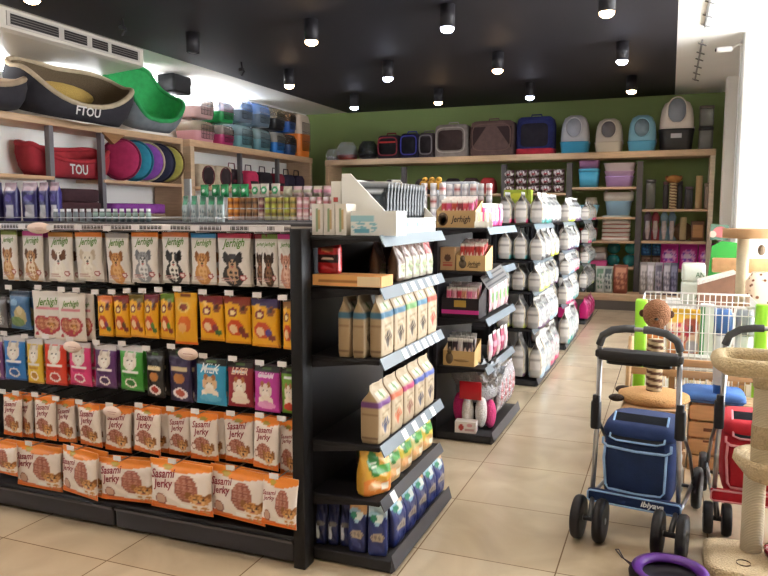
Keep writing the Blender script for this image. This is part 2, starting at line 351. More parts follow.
def D_cat(c,c2,hdr='#d7d4da'): return [('r',0,.88,1,1,hdr),('e',.5,.66,.3,.2,'#e6ded6'),('e',.33,.82,.07,.07,'#c9bcb0'),('e',.67,.82,.07,.07,'#c9bcb0'),('e',.5,.6,.17,.11,'#f5f0ec'),('e',.4,.68,.035,.02,'#2b3a44'),('e',.6,.68,.035,.02,'#2b3a44'),('e',.5,.61,.03,.015,'#b8777a'),('r',.12,.4,.88,.47,'#f3eef0'),('r',.2,.33,.8,.37,c2),('e',.5,.18,.26,.11,'#f0e6e2'),('e',.5,.18,.2,.075,c2),('r',0,0,1,.03,c2)]
def D_blk(c,c2,kind):
    o=[('r',0,.86,1,1,'#1d1b1f'),('e',.5,.93,.2,.03,'#46663a')]
    if kind=='fish': o+=[('r',.15,.6,.85,.66,'#d8c9a4'),('e',.5,.45,.25,.1,'#b5763c'),('e',.5,.16,.32,.11,'#eadfe0'),('e',.5,.17,.22,.07,c2)]
    else: o+=[('r',.2,.76,.8,.81,'#dfe6ea'),('e',.5,.46,.26,.17,'#d9b48c' if kind=='cat' else '#e6d8cc'),('e',.36,.61,.07,.07,'#a86a3a'),('e',.64,.61,.07,.07,'#a86a3a'),('e',.5,.4,.13,.09,'#f4ece4'),('e',.42,.48,.025,.02,'#222'),('e',.58,.48,.025,.02,'#222'),('e',.5,.25,.3,.12,'#efe2d4'),('e',.5,.15,.36,.09,c2)]
    return o
PM={}
def pouch_mesh(key,w,h,d,ops,base,**k):
    if key not in PM: PM[key]=pouch(w,h,d,ops,base,**k).mesh(key[0])
    return PM[key]
LM={}
def front_pouch(name,key,px,ops,base,label,cat='treat pouch',Y=2.62,d=.035,group=None,words=None,back=1,nx=26,nz=38,tilt=0):
    L,T_,R_,B_=px; a=at(L,T_,Y); b=at(R_,B_,Y); w=b.x-a.x; h=a.z-b.z
    me=pouch(w,h,d,ops,base,nx=nx,nz=nz).mesh(name)
    o=obj(name,me,None,((a.x+b.x)/2,Y,a.z)); o.rotation_euler=(random.uniform(-.02,.05),tilt,random.uniform(-.1,.1)); tag(o,label,cat,group)
    for s,c,cx,cz,ww,rot,asp in(words or []):
        yf=lambda X,Z,w=w,h=h,d=d: pouch_y(min(1,max(0,X/w+.5)),min(1,max(0,1+Z/h)),w,h,d)
        obj('lettering',lettering(s,c,(cx-.5)*w,(cz-1)*h,ww*w,yf,rot,asp=asp),o)
    hx=(a.x+b.x)/2; peg(hx,a.z+.0045,Y)
    for k in range(back):
        c=o.copy(); COL.objects.link(c); c.location=(hx+random.choice((-1,1))*(.012+.01*k),Y+.045*(k+1),a.z+random.uniform(-.01,-.001)); c.rotation_euler=(0,tilt,random.uniform(-.15,.15)); 
        tag(c,('pouch behind: ' if k==0 else 'hindmost pouch behind: ')+' '.join(label.split()[:12]),cat,(group or 'pouches on pegs')+' - behind ones')
    return o
pegs={}
def peg(x,z,Y):
    k=(round(x,2),round(z,2)); 
    if k in pegs: return
    pegs[k]=1
    g=G().tube([(x,3.01,z),(x,Y-.05,z),(x,Y-.056,z+.01)],.0028,'#b9b9be','metal',6); p=obj('peg_hook',g,gon)
    tk=G().box((x,Y-.06,z+.018),(.042,.003,.022),'#e9e6ea','paper'); obj('price_ticket',tk,p)
J='#5d8a2e'
row1=[(0,230,20,280,'tan','#7a8a3a','olive-headed white dog treat pouch cut off at the left edge, top row'),
(21,231,46,281,'pap','#c0328a','white treat pouch with magenta header and papillon face, top row'),
(47,232,76,282,'jack','#c98a3a','white treat pouch with ochre header and brown-eared terrier face'),
(75,232,103,282,'white','#e07f2a','white treat pouch with orange header and fluffy white puppy face'),
(104,233,131,284,'gold','#9a9698','white treat pouch with grey header and sitting golden puppy'),
(131,232,160,283,'grey','#e8822a','white treat pouch with orange header and shaggy grey sheepdog'),
(161,232,191,284,'collie','#c86a32','white treat pouch with rust header and black-and-white collie'),
(191,233,217,285,'gold','#2a86c2','white treat pouch with blue header and golden puppy'),
(217,233,252,287,'chi','#b02a4a','white treat pouch with red header and black long-haired chihuahua'),
(255,234,268,286,'dark','#8a2a3a','narrow-looking white pouch with dark red header half hidden in the top row'),
(262,234,279,287,'dark','#6f8a3a','white treat pouch with green header and dark dog, turned sideways on its peg'),
(278,234,296,289,'pink','#c8328a','white treat pouch with magenta header and pinkish dog beside the black upright')]
for i,(l,t_,r,b,dg,hd,lab) in enumerate(row1):
    front_pouch('treat_pouch','j',(l,t_,r,b),D_jer(dg,hd),'#e9e4e2',lab,group='white dog treat pouches, top row',words=[('Jerhigh',J,.52,.8,.66,.06,1.25)],back=2 if i in(8,9,10) else 1,d=.03,nx=32,nz=48)
front_pouch('treat_pouch','x',(-8,296,8,328),dogops('grey',.6,.5,1),'#6d6a70','grey treat pouch cut by the left edge beside the blue pouch',group='second row pouches')
front_pouch('treat_pouch','x',(8,290,32,330),[('r',0,.85,1,1,'#31445c'),('e',.62,.35,.3,.25,'#b9a878'),('e',.62,.5,.14,.12,'#cdbf96'),('e',.4,.2,.4,.13,'#6c8a54'),('e',.3,.7,.2,.09,'#7fa6cc')],'#3f6c9c','blue treat pouch with a yellowish puppy, left of the heart pouches',group='second row pouches')
for i,(l,t_,r,b,lab) in enumerate([(78,293,96,341,'white heart pouch turned aside, rightmost of the heart pouches'),(33,290,66,340,'white treat pouch with red heart, left one of the pair'),(59,292,86,342,'white treat pouch with pink-edged heart overlapping its left neighbour')]):
    front_pouch('heart_pouch','x',(l,t_,r,b),D_heart(),'#e6e0dc',lab,group='heart print treat pouches',words=[('Jerhigh',J,.5,.76,.62,.05,1.2)],back=0,Y=2.64-.02*i,d=.03)
yel=[(97,295,114,337,'#d9702a'),(114,295,130,338,'#8a2a22'),(129,294,145,338,'#7b6a2a'),(144,294,160,339,'#7a2a3c'),(160,293,176,340,'#6a8a2a'),(175,292,198,345,'#f0a020'),(199,295,224,342,'#7b2026'),(224,296,251,345,'#8a3426'),(251,298,279,348,'#3a2a5c'),(283,301,297,350,'#9a6a3a')]
sp=['#7a2a5a','#5c3a20','#8a3a2a','#3f7a3a','#5a8a2a','#c8641e','#8a2a3a','#6a2a20','#4a3a8a','#7a4a2a']
nm=['with purple corner, leftmost','with dark brown spots','with red-brown header','with green corner','with leaf green header, half covered','plain orange, longest in its row','with dark red header and round badge','with brown-red header and biscuits','with violet header','cut by the black upright, rightmost']
for i,(l,t_,r,b,c) in enumerate(yel):
    ops=D_ped(c,sp[i],'#3a6a3a' if i%3==0 else '#7a2a2a') if i!=5 else [('r',.3,.93,.7,.97,'#8a4a20'),('e',.45,.72,.28,.1,'#e9c060'),('e',.45,.72,.18,.06,'#8a3a2a'),('e',.5,.4,.3,.16,'#d96a24'),('e',.4,.33,.18,.1,'#e9b070'),('r',0,0,1,.06,'#e0661c')]
    front_pouch('biscuit_pack','x',(l,t_,r,b),ops,'#e8a91a','yellow dog biscuit pack '+nm[i]+' in the second row','treat pack',group='yellow biscuit packs',d=.03,back=1 if i!=5 else 0,nx=20,nz=30)
r3=[(-6,336,4,380,'#8a5a9a','#5a3a7a','c','lilac cat treat pouch cut by the left edge'),(4,335,27,381,'#2a7ac8','#1a5aa8','c','blue cat treat pouch, left end of the third row'),(27,338,45,384,'#d9b83a','#b8862a','c','yellow cat treat pouch between blue and red ones'),(45,338,68,386,'#d9402a','#b82a22','c','orange-red cat treat pouch with oval window'),(68,341,93,387,'#d93a7a','#b82462','c','hot pink cat treat pouch with oval window'),(95,344,118,389,'#5a2a6a','#3f1c52','c','dark purple cat treat pouch'),(119,345,145,392,'#3f9a3a','#2a7a2c','c','bright green cat treat pouch with oval window'),
(146,350,166,398,'#1c1a1e','#a8322a','fish','black pouch with salmon picture and a red bowl'),(168,348,193,403,'#33264f','#b8523c','fish','black and violet pouch with a meat bowl'),(196,357,228,406,'#2f9ac8','#58b0d4','cat','sky blue milk pouch with ginger kitten'),(228,360,254,408,'#8a2030','#e9d9cc','dog','dark red liver treat pouch with small dog'),(254,364,281,413,'#c03aa0','#e39ac8','dog','magenta treat pouch with fluffy white dog'),(281,366,298,415,'#6a9a32','#c8422a','dog','green treat pouch beside the black upright, third row')]
wd={7:('SALMON','#e8d9b0'),9:('MILK','#e8f4fa'),10:('LIVER','#f0d0b8'),11:('CREAM','#f6d2ec')}
for i,(l,t_,r,b,c,c2,k,lab) in enumerate(r3):
    ops=D_cat(c,c2) if k=='c' else D_blk(c,c2,k)
    ws=[(wd[i][0],wd[i][1],.5,.79 if i!=7 else .66,.62,0,1.3)] if i in wd else []
    front_pouch('treat_pouch','x',(l,t_,r,b),ops,c,lab,group='third row cat and dog treat pouches',words=ws,d=.03)
r4=[(4,392,24,437),(20,394,34,438),(35,395,57,441),(57,399,76,443),(77,402,102,448),(106,405,133,453),(134,405,163,455),(168,409,191,457),(190,411,218,462),(224,413,254,464),(254,415,281,471),(280,419,298,478)]
for i,(l,t_,r,b) in enumerate(r4):
    front_pouch('jerky_pouch','x',(l,t_,r,b),D_sas(0),'#eadfd8','small orange and white jerky pouch, %s from the left in the fourth row'%ORD[i],'treat pouch',group='small jerky pouches in the fourth row',words=[('Sasami\nJerky','#8f2234',.48,.68,.66,.1,1.15)],d=.035,back=1,Y=2.60+.035*(i%2),nx=30,nz=42,tilt=random.uniform(-.04,.06))
r5=[(-14,438,20,476),(18,441,62,493),(62,446,101,500),(101,455,154,506),(150,457,214,517),(210,464,268,525),(264,474,299,530)]
for i,(l,t_,r,b) in enumerate(r5):
    front_pouch('jerky_pouch','x',(l,t_,r,b),D_sas(1),'#eadfd8','large orange and white jerky pouch, %s from the left in the bottom row'%ORD[i],'treat pouch',group='large jerky pouches in the bottom row',words=[('Sasami\nJerky','#8f2234',.25,.62,.4,.12,1.1)],d=.045,back=1,Y=2.565+.03*(i%2),nx=40,nz=40,tilt=(.0,.05,.08,-.02,.0,.03,.06)[i])
# oval shelf talkers hanging from the rails
for i,(x,y,Y) in enumerate([(39,228,2.56),(188,354,2.52),(72,347,2.52),(112,412,2.51)]):
    p=at(x,y,Y); g=G().lathe([(.0,-.0012),(1,-.0012),(1,.0012),(0,.0012)],'#e6cfc6','paper',24,axis='y',sx=.052 if i else .075,sy=.027)
    g.box((0,.0,.0),(.05,.0032,.003),'#b98a86','paper'); g.box((0,.0,-.01),(.035,.0032,.002),'#b98a86','paper')
    one('shelf_talker',g,['long pale pink price label on the top rail','oval pink label in front of the purple-black pouches','oval pink label above the red and pink cat pouches','oval clear-pink label among the small jerky pouches'][i],'price label',p)
# ============================================================ END UNITS (on the aisle)
SZ=(1.41,1.195,.905,.54,.305)
def end_unit(Y0,Y1,label,zs=SZ,rails=True,tick=True,x0=-1.4,x1=-1.08):
    t=thing('end_display_shelf',label,'shelf',(0,0,0),group='black end displays along the aisle'); ym=(Y0+Y1)/2; L=Y1-Y0
    obj('back_panel',G().box((x0-.012,ym,.71),(.024,L+.02,1.4),'#1d1c20','black'),t)
    obj('base_deck',G().box(((x0+x1)/2+.025,ym,.03),(x1-x0+.048,L,.05),'#2a292c','black',bev=.004),t)
    g=G(); g.add([(x1+.055,Y0,.082),(x1+.055,Y1,.082),(x1+.072,Y1+.0,.02),(x1+.072,Y0,.02),(x1+.05,Y0,.0),(x1+.05,Y1,0)],[[0,3,2,1],[3,4,5,2],[0,4,3],[1,2,5],[0,1,5,4]],'#48464b','black'); obj('kick_plate',g,t)
    for i,z in enumerate(zs):
        s=obj('shelf',G().box(((x0+x1)/2,ym,z-.012),(x1-x0,L,.02),'#1f1e22','black',bev=.003),t)
        for y in((Y0+.004,Y1-.004) if x1<-1 and Y0<5 else ()): obj('bracket',G().add([(x0,y-.002,z-.02),(x1-.05,y-.002,z-.02),(x0,y-.002,z-.055),(x0,y+.002,z-.055),(x1-.05,y+.002,z-.02),(x0,y+.002,z-.02)],[[0,2,1],[3,5,4],[0,1,4,5],[1,2,3,4],[0,5,3,2]],'#242327','black'),t)
        if rails and i<5:
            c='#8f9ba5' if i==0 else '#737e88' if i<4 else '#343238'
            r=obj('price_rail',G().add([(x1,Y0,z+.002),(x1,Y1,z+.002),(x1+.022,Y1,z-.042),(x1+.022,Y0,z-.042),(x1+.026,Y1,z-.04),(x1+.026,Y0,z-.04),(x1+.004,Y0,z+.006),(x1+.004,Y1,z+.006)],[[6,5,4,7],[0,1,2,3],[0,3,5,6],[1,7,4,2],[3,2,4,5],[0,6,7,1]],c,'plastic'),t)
            if tick and i:
                n=(0,5,6,4,1)[i]
                for k in range(n):
                    y=Y0+.24+k*(L-.3)/max(n,1); 
                    if i==4: y=Y0+.1
                    obj('price_ticket',G().add([(x1+.0075,y,z+.001),(x1+.0075,y+.055,z+.001),(x1+.028,y+.055,z-.038),(x1+.028,y,z-.038)],[[0,3,2,1]],'#eef0f2','paper'),r)
    return t
end_unit(2.68,3.52,'black end display nearest the viewer with kraft dog food bags')
end_unit(4.5,5.38,'black end display with display cartons of treats, second from the viewer',zs=(1.41,1.13,.82,.5),tick=False)
for i,(a,b) in enumerate(((6.2,7.25),(8.02,8.98),(10.0,11.0))):
    end_unit(a,b,'black end display of white pet food sacks, '+('third from the viewer','fourth from the viewer','farthest, near the back wall')[i],zs=(1.41,1.10,.83,.50),tick=False)
# gondola bodies behind
for i,(a,b) in enumerate(((4.42,5.4),(6.15,7.25),(7.98,9.0),(9.95,11.05))):
    t=thing('gondola_shelf','black double sided gondola, '+('second','third','fourth','last')[i]+' row back from the treat pouches','shelf',(0,0,0),group='black gondolas in rows'); ym=(a+b)/2
    obj('spine_panel',G().box((-3.65,ym,.7),(4.4,.05,1.36),'#242226','black'),t)
    for z in(.1,.5,.8,1.1): obj('shelf',G().box((-3.65,ym,z),(4.4,b-a,.03),'#2b2a2d','black'),t)
    obj('top_shelf',G().box((-3.65,ym,1.42),(4.4,b-a,.03),'#4a484c','black'),t)
    obj('end_frame',G().box((-1.455,ym,.71),(.03,b-a,1.42),BK,'black'),t)
    g=G(); g.tube([(-5.8,a+.01,1.47),(-1.45,a+.01,1.47)],.004,'#c8c8cc','metal',6)
    obj('wire_fence',g,t)
R90=PI/2
# ============================================================ ON THE FIRST END DISPLAY
def paw(x,y,s,c): return [('e',x,y,.1*s,.06*s,c)]+[('e',x+dx*s,y+dy*s,.035*s,.035*s,c) for dx,dy in((-.13,.05),(-.05,.1),(.05,.1),(.13,.05))]
def kraft(band,pawc,w=.13,h=.27,d=.085):
    ops=[('r',0,.62,1,.72,band),('r',.2,.75,.8,.86,'#d9d6c4'),('e',.5,.8,.12,.04,'#7a9a6a'),('r',.25,.48,.75,.52,'#8a7a5c'),('r',.25,.42,.6,.45,'#a08e6c')]+paw(.5,.22,1.5,pawc)
    return sack(w,h,d,ops,'#b5a287',sh=.66,p=8,side='#a58d6c',fin='paper',sops=[('r',-1,.62,2,.72,band),('r',-1,.5,2,.52,'#8a6f52'),('r',-1,.1,2,.12,'#6c543c')]).mesh('kraft_bag')
ys=[2.76+.155*i for i in range(5)]
bands=['#3f6f8c','#3f6f8c','#6a9a5c','#4f7f9a','#c0503a']
for i,y in enumerate(ys):
    one('kraft_food_bag',kraft(bands[i],'#4a4038' if i<4 else '#b0483a',w=.145,h=.266,d=.058),'kraft pet food bag with %s band on the middle end shelf, %s from the front'%(['blue','blue','green','blue','red'][i],ORD[i]),'pet food bag',(-1.112,y+.03,.905),R90,group='kraft bags on the middle end shelf')
for i,x in enumerate((-1.178,-1.244)):
    one('kraft_food_bag',kraft('#3f6f8c','#4a4038',w=.14,h=.266,d=.056),'kraft bag with blue band seen from its narrow side, %s'%('behind the corner bag' if i==0 else 'deepest in the shelf'),'pet food bag',(x,2.76,.905),R90,group='kraft bags on the middle end shelf')
bands=['#6a3a78','#c86a4a','#b03a6a','#4a5aa8','#5a6ab0']; nb=['purple','orange','magenta','blue','pale blue']
for i,y in enumerate(ys):
    one('kraft_food_bag',kraft(bands[i],['#3f4a6a','#c0603a','#8a5a4a','#4a4a5a','#4a4048'][i],w=.145,h=.25,d=.09),'kraft pet food bag with %s band on the lower end shelf'%nb[i],'pet food bag',(-1.135,y+.02,.54),R90,group='kraft bags on the lower end shelf')
# second shelf from the top: red pouch, tray and a row of brown and white pouches
p=sack(.1,.13,.05,[('r',0,.35,1,.62,'#2a1214'),('r',.25,.44,.75,.48,'#c8a890'),('r',.3,.5,.7,.53,'#c8a890'),('e',.5,.78,.3,.09,'#d98a6a')],'#b8242a',sh=.8,p=5)
one('sample_pouch',p,'small red pouch with black band standing on the orange tray','treat pouch',(-1.328,2.74,1.251))
g=pbox(.31,.13,.045,[('r',.1,.35,.75,.6,'#a06a34')],'#e3a866','#d99a58',nx=40,nz=8); g.box((.10,-.067,.022),(.1,.004,.04),'#ecd6b0','paper')
one('carton_tray',g,'flat orange cardboard tray under the red pouch','carton',(-1.225,2.745,1.204))
for i in range(6):
    ops=[('r',0,.45,1,1,'#6b5348'),('r',.15,.1,.85,.4,'#d6cec2'),('n',.5,.25,.35,.15,30,'#9ab07a')] if i<2 else [('r',0,.55,1,.85,'#7c6258' if i<5 else '#a03a3a'),('n',.5,.3,.4,.25,34,'#8fae7a'),('r',.2,.86,.8,1,'#b03a44' if i in(2,4) else '#d9d2c8')]
    o=one('food_pouch',sack(.1,.19,.06,ops,'#6a5546' if i<2 else '#b9b1a2',sh=.4,p=4),'%s pouch on the shelf with the orange tray, %s along the rail'%('brown' if i<2 else 'white and brown',ORD[i]),'pet food pouch',(-1.15,2.9+.105*i+.06,1.197) if i>0 else (-1.2,3.05,1.197),R90,group='pouches on the upper end shelf')
    if i==0: o.location=(-1.25,3.08,1.197)
one('grey_box_display',pbox(.17,.08,.15,[('r',.0,.33,1,.37,'#16171b')],'#4d555e','#4d555e'),'dark grey box at the back of the upper end shelf','box',(-1.3,3.42,1.197),0)
# fourth shelf: leaf pouches
def leaf(base,k=0): return sack(.15,.212,.085,[('g',.3,.06,7,k,'#e2873a' if k==0 else '#c9a06a'),('e',.38,.62,.2,.25,'#2f7d35'),('r',.45,.42,.95,.58,'#4a9a3f'),('r',.3,.55,.46,.57,'#dfe8d0'),('r',.3,.63,.46,.65,'#dfe8d0'),('r',.3,.71,.46,.73,'#dfe8d0'),('r',.6,.1,.82,.22,'#e9e2d0'),('e',.35,.2,.22,.1,'#e8b07a')],base,sh=.35,p=4)
cl=['#dba63f','#c8b08a','#d2c04a','#cfc88a','#d8c04a']
for i in range(5):
    one('leaf_pouch',leaf(cl[i],i),['large yellow and orange pouch with green leaf at the corner of the end shelf','tan and green pouch behind the orange leaf pouch','yellow-green pouch in the middle of the leaf pouch row','pale green pouch, fourth along the leaf pouch row','yellow leaf pouch at the far end of its row'][i],'pet food pouch',(-1.145,2.78+.16*i,.307),R90-(.55 if i==0 else .1),group='leaf print pouches')
for i,x in enumerate((-1.33,-1.25)):
    one('leaf_pouch',sack(.07,.17,.06,[('r',0,.4,1,.7,'#7a3a2a'),('e',.5,.3,.4,.14,'#3f5a34')],'#5c4a38',sh=.4,p=4),'dim brown-green pouch at the back of the leaf pouch shelf, %s one'%('left','right')[i],'pet food pouch',(x,3.1,.307),.2)
def blue(w=.148,h=.222,d=.07,al=1): return sack(w,h,d,[('G',.66,.08,8,1,'#9fc6da'),('G',.8,.05,5,0,'#d3a26a' if al else '#bcd4e0'),('e',.55,.72,.25,.08,'#e3ece8'),('e',.5,.36,.36,.09,'#a99a86'),('n',.5,.36,.34,.08,30,'#7c7068'),('e',.3,.72,.16,.06,'#2f8a6a')],'#27326e',sh=.5,p=5,side='#20285c')
bm_=[blue().mesh('blue_food_bag'),blue(al=0).mesh('blue_food_bag')]
for i in range(5):
    one('blue_food_bag',bm_[i%2],'navy and sky blue pet food bag on the base deck, %s along the aisle edge'%ORD[i],'pet food bag',(-1.085,2.87+.15*i,.057),R90,group='navy food bags on the base deck')
for i,x in enumerate((-1.24,-1.16)):
    one('blue_food_bag',bm_[i],'navy bag with bright top facing the viewer, %s'%('left of the pair','right of the pair, on the corner')[i],'pet food bag',(-1.195+.09*i,2.73,.057),.05+.2*i).scale=(.56,.8,1)
sm=sack(.05,.19,.05,[('r',.1,.15,.4,.5,'#c8ccd6'),('e',.5,.5,.4,.06,'#6a6460')],'#1f2656',sh=.4,p=4,side='#1b2048').mesh('blue_food_bag')
for i,x in enumerate((-1.375,-1.32,-1.265)):
    one('blue_food_bag',sm,'slim dark navy bag deep on the base deck, %s of three'%('left','middle','right')[i],'pet food bag',(x-.0,2.74+.01*i,.057),.05,group='slim navy bags')
# top of the first end unit
wb=pbox(.05,.1,.13,[('r',.35,.1,.5,.85,'#8aa07a'),('r',.6,.2,.7,.8,'#c8a878')],'#ece7df','#e6e0d6',nx=10).mesh('carton')
for i in range(3): one('product_box',wb,'narrow white carton on top of the first end display, %s of three'%('left','middle','right')[i],'box',(-1.375+.054*i+.0,2.77,1.412),0,group='narrow white cartons')
g=pbox(.2,.12,.1,[('r',0,.55,.5,.8,'#9fd0dc'),('n',.3,.35,.3,.25,24,'#8cc8d6'),('r',.1,.1,.4,.25,'#6ab0c8')],'#eef1f0','#eef1f0',nx=30); one('product_box',g,'white and aqua carton beside the narrow white cartons','box',(-1.12,2.775,1.412))
t=thing('display_box','tall white slanted cardboard display full of black packets','display box',(-1.2,3.15,1.412),R90)
g=G(); 
for x in(-.3,.3): g.add([(x-.004,-.11,0),(x-.004,.12,0),(x-.004,.12,.26),(x-.004,.08,.26),(x-.004,-.11,.07),(x+.004,-.11,0),(x+.004,.12,0),(x+.004,.12,.26),(x+.004,.08,.26),(x+.004,-.11,.07)],[[0,4,3,2,1],[5,6,7,8,9],[0,1,6,5],[1,2,7,6],[2,3,8,7],[3,4,9,8],[4,0,5,9]],'#eef0ee','paper')
g.box((0,-.11,.035),(.6,.006,.07),'#e9efee','paper'); g.box((0,.12,.12),(.6,.006,.24),'#e6ebea','paper'); g.box((0,0,.004),(.6,.22,.008),'#e6ebea','paper');
for i in range(8): g.box((-.25+.07*i,-.114,.04),(.03,.002,.02),['#9fd0dc','#c9c2a8'][i%2],'paper')
obj('box_body',g,t)
bp=pouch(.15,.2,.014,[('r',0,.9,1,1,'#8d9298'),('r',.3,.3,.7,.7,'#3d454c'),('r',.2,.75,.8,.8,'#c8ccd0')],'#20262b',nx=12,nz=14).mesh('packet')
for i in range(13):
    o=one('black_packet',bp,'flat black treat packet standing in the white slanted display','packet',(-1.2,2.905+.041*i,1.64),R90,group='black packets in the white display'); o.rotation_euler=(.12,0,.5)
t=thing('display_box','white leaflet holder leaning at the front of the white display','display box',(-1.36,2.95,1.412)); g=G()
g.box((0,0,.115),(.045,.16,.23),'#f0ede6','paper'); g.box((0,-.082,.15),(.02,.003,.02),'#c8524a','paper'); g.box((0,-.082,.1),(.02,.003,.02),'#c8524a','paper'); obj('box_body',g,t)
# ============================================================ SECOND END DISPLAY
def dispbox(w,d,h,c,front,txt=None,tc='#4a3322',emb=None):
    g=G(); hb=h*1.6
    fn=[(-w/2,0),(w/2,0),(w/2,h),(-w/2,h)]
    g.box((0,-d/2,h/2),(w,.004,h),c,'paper'); g.box((0,d/2,hb/2),(w,.004,hb),c,'paper'); g.box((0,0,.003),(w,d,.006),c,'paper')
    for s in(-1,1):
        x=s*w/2; g.add([(x-.002,-d/2,0),(x-.002,d/2,0),(x-.002,d/2,hb),(x-.002,-d/2,h),(x+.002,-d/2,0),(x+.002,d/2,0),(x+.002,d/2,hb),(x+.002,-d/2,h)],[[0,3,2,1],[4,5,6,7],[2,3,7,6]],c,'paper')
    for f in front: g.box((f[0]*w,-d/2-.003,f[1]*h),(f[2]*w,.002,f[3]*h),f[4],'paper') if f[5]=='b' else g.lathe([(0,-.001),(1,-.001),(1,.001),(0,.001)],f[4],'paper',16,(f[0]*w,-d/2-.0035,f[1]*h),sx=f[2]*w,sy=f[3]*h,axis='y')
    return g
def filled(name,label,loc,w,d,h,c,front,items,ilabel,txt=None,tc='#3f2f20',tw=.5,tx=.15,fh=.09,n=7,ic=('#c8324a',)):
    t=one(name,dispbox(w,d,h,c,front),label,'display box',loc)
    if txt: obj('lettering',lettering(txt,tc,tx*w,h*.45,tw*w,lambda X,Z:-d/2-.004,asp=1.3),t)
    ms=[pouch(w*.84/n*.93,fh+h,.016,[('r',0,.85,1,1,'#efe9e2'),('e',.5,.5,.3,.15,'#e9d0c0')],q,nx=8,nz=12).mesh('treat_stick') for q in ic]
    k=0
    for r in range(3):
        for i in range(n):
            x=-w*.42+w*.84*(i+.5)/n
            o=one('treat_stick',ms[k%len(ms)],ilabel,'treat packet',(loc[0]+x,loc[1]-d*.3+r*d*.27,loc[2]+fh+h+.01+.012*r),random.uniform(-.1,.1),group=label+' contents'); o.rotation_euler[0]=-.12; o.rotation_euler[1]=random.uniform(-.07,.07); k+=1
    return t
p=at(478,223,4.56)
filled('treat_carton','kraft display carton with pug emblem, holding pink and red treat packets',(-1.29,4.62,1.412),.26,.18,.11,'#cba974',[(-.33,.5,.13,.4,'#6a5138','e'),(-.33,.5,.09,.3,'#a88b62','e')],0,'pink or red treat packet sticking out of the pug carton','Jerhigh',tw=.5,tx=.13,fh=.06,ic=('#c83a4a','#d9568a','#b8402a','#8a2a3a'),n=6)
for i in range(4):
    one('chew_pack',pouch(.1,.15,.02,[('e',.5,.5,.3,.3,'#f0c8d8'),('r',0,.85,1,1,'#e9e4e4')],'#d9488a',nx=10,nz=14),'bright pink chew packet beside the pug carton, %s one'%ORD[i],'treat packet',(-1.13+.015*i,4.72+.07*i,1.57),1.0+.2*i,group='pink chew packets')
t=thing('display_rack','cream slatted holder of small packets at the corner above the second end display','display box',(-1.115,4.56,1.412),.5); g=G()
for i in range(4): g.box((-.045+.03*i,0,.05),(.016,.02,.1),'#f1ebdc','paper')
g.box((0,.01,.02),(.12,.04,.04),'#efe8d8','paper'); obj('rack',g,t)
one('wafer_box',pbox(.1,.12,.15,[('e',.5,.55,.22,.16,'#5a3a2a'),('r',.2,.2,.8,.25,'#b0483a'),('r',.2,.3,.8,.34,'#b0483a')],'#b8946c'),'plain kraft box with round dark emblem on the second end display','box',(-1.345,4.6,1.132))
filled('cat_carton','kraft carton with grey cat print full of red treat packets',(-1.19,4.64,1.132),.19,.2,.1,'#d3b078',[(-.28,.45,.13,.3,'#6d5c48','e'),(-.28,.8,.09,.2,'#6d5c48','e'),(.1,.25,.3,.1,'#8a7048','b')],0,'red treat packet in the grey cat carton','Jerhigh',tw=.45,tx=.12,fh=.07,ic=('#c8302a','#b82a24'),n=5)
t=one('price_board',G().box((0,0,0),(.16,.004,.1),'#c3c6cc','plastic').box((0,-.003,.0),(.14,.002,.012),'#8f949c','paper').box((0,-.003,.03),(.14,.002,.01),'#8f949c','paper').box((0,-.003,-.03),(.14,.002,.01),'#8f949c','paper'),'tilted grey price strip hanging from the second shelf of the second end display','price label',(-1.045,4.6,1.09)); t.rotation_euler=(-.3,-.55,.5)
filled('pink_carton','black and magenta display carton with gold square emblem',(-1.255,4.64,.822),.25,.22,.13,'#221a20',[(0,.3,1,.2,'#c8328f','b'),(.0,.72,.32,.34,'#b8963f','b')],0,'pink and white treat packet in the black magenta carton',fh=.06,ic=('#d96a92','#e3a0b4','#b8344a','#c98a6a'),n=6)
filled('cat_carton','lower kraft carton with sitting cat print and dark packets',(-1.26,4.62,.502),.21,.18,.1,'#cfab72',[(-.3,.5,.12,.4,'#77603f','e'),(-.3,.95,.07,.2,'#77603f','e'),(.1,.4,.25,.12,'#b08e5c','e')],0,'dark treat packet in the lower cat carton',fh=.07,ic=('#2a2428','#4a3a44','#d8d0d0'),n=5)
for i in range(5): one('treat_bag',pouch(.09,.18,.03,[('r',0,.4,1,.6,'#d9a0b4'),('r',0,.9,1,1,'#efe9ea')],('#c9b8bc','#a8325a')[i%2],nx=10,nz=14),'pale pink and silver treat bag on the %s end shelf edge'%ORD[i],'treat pouch',(-1.1,4.74+.12*i,.7 if i%2 else .69),R90,group='treat bags along the second end display')
for i in range(5): one('treat_bag',pouch(.1,.19,.03,[('e',.5,.5,.3,.2,'#5a9a4a'),('r',0,.9,1,1,'#efe9ea')],('#c89aa4','#e0d8d0')[i%2],nx=10,nz=14),'red, green and white treat bag behind the magenta carton, %s'%ORD[i],'treat pouch',(-1.11,4.78+.12*i,1.03),R90,group='treat bags behind the magenta carton')
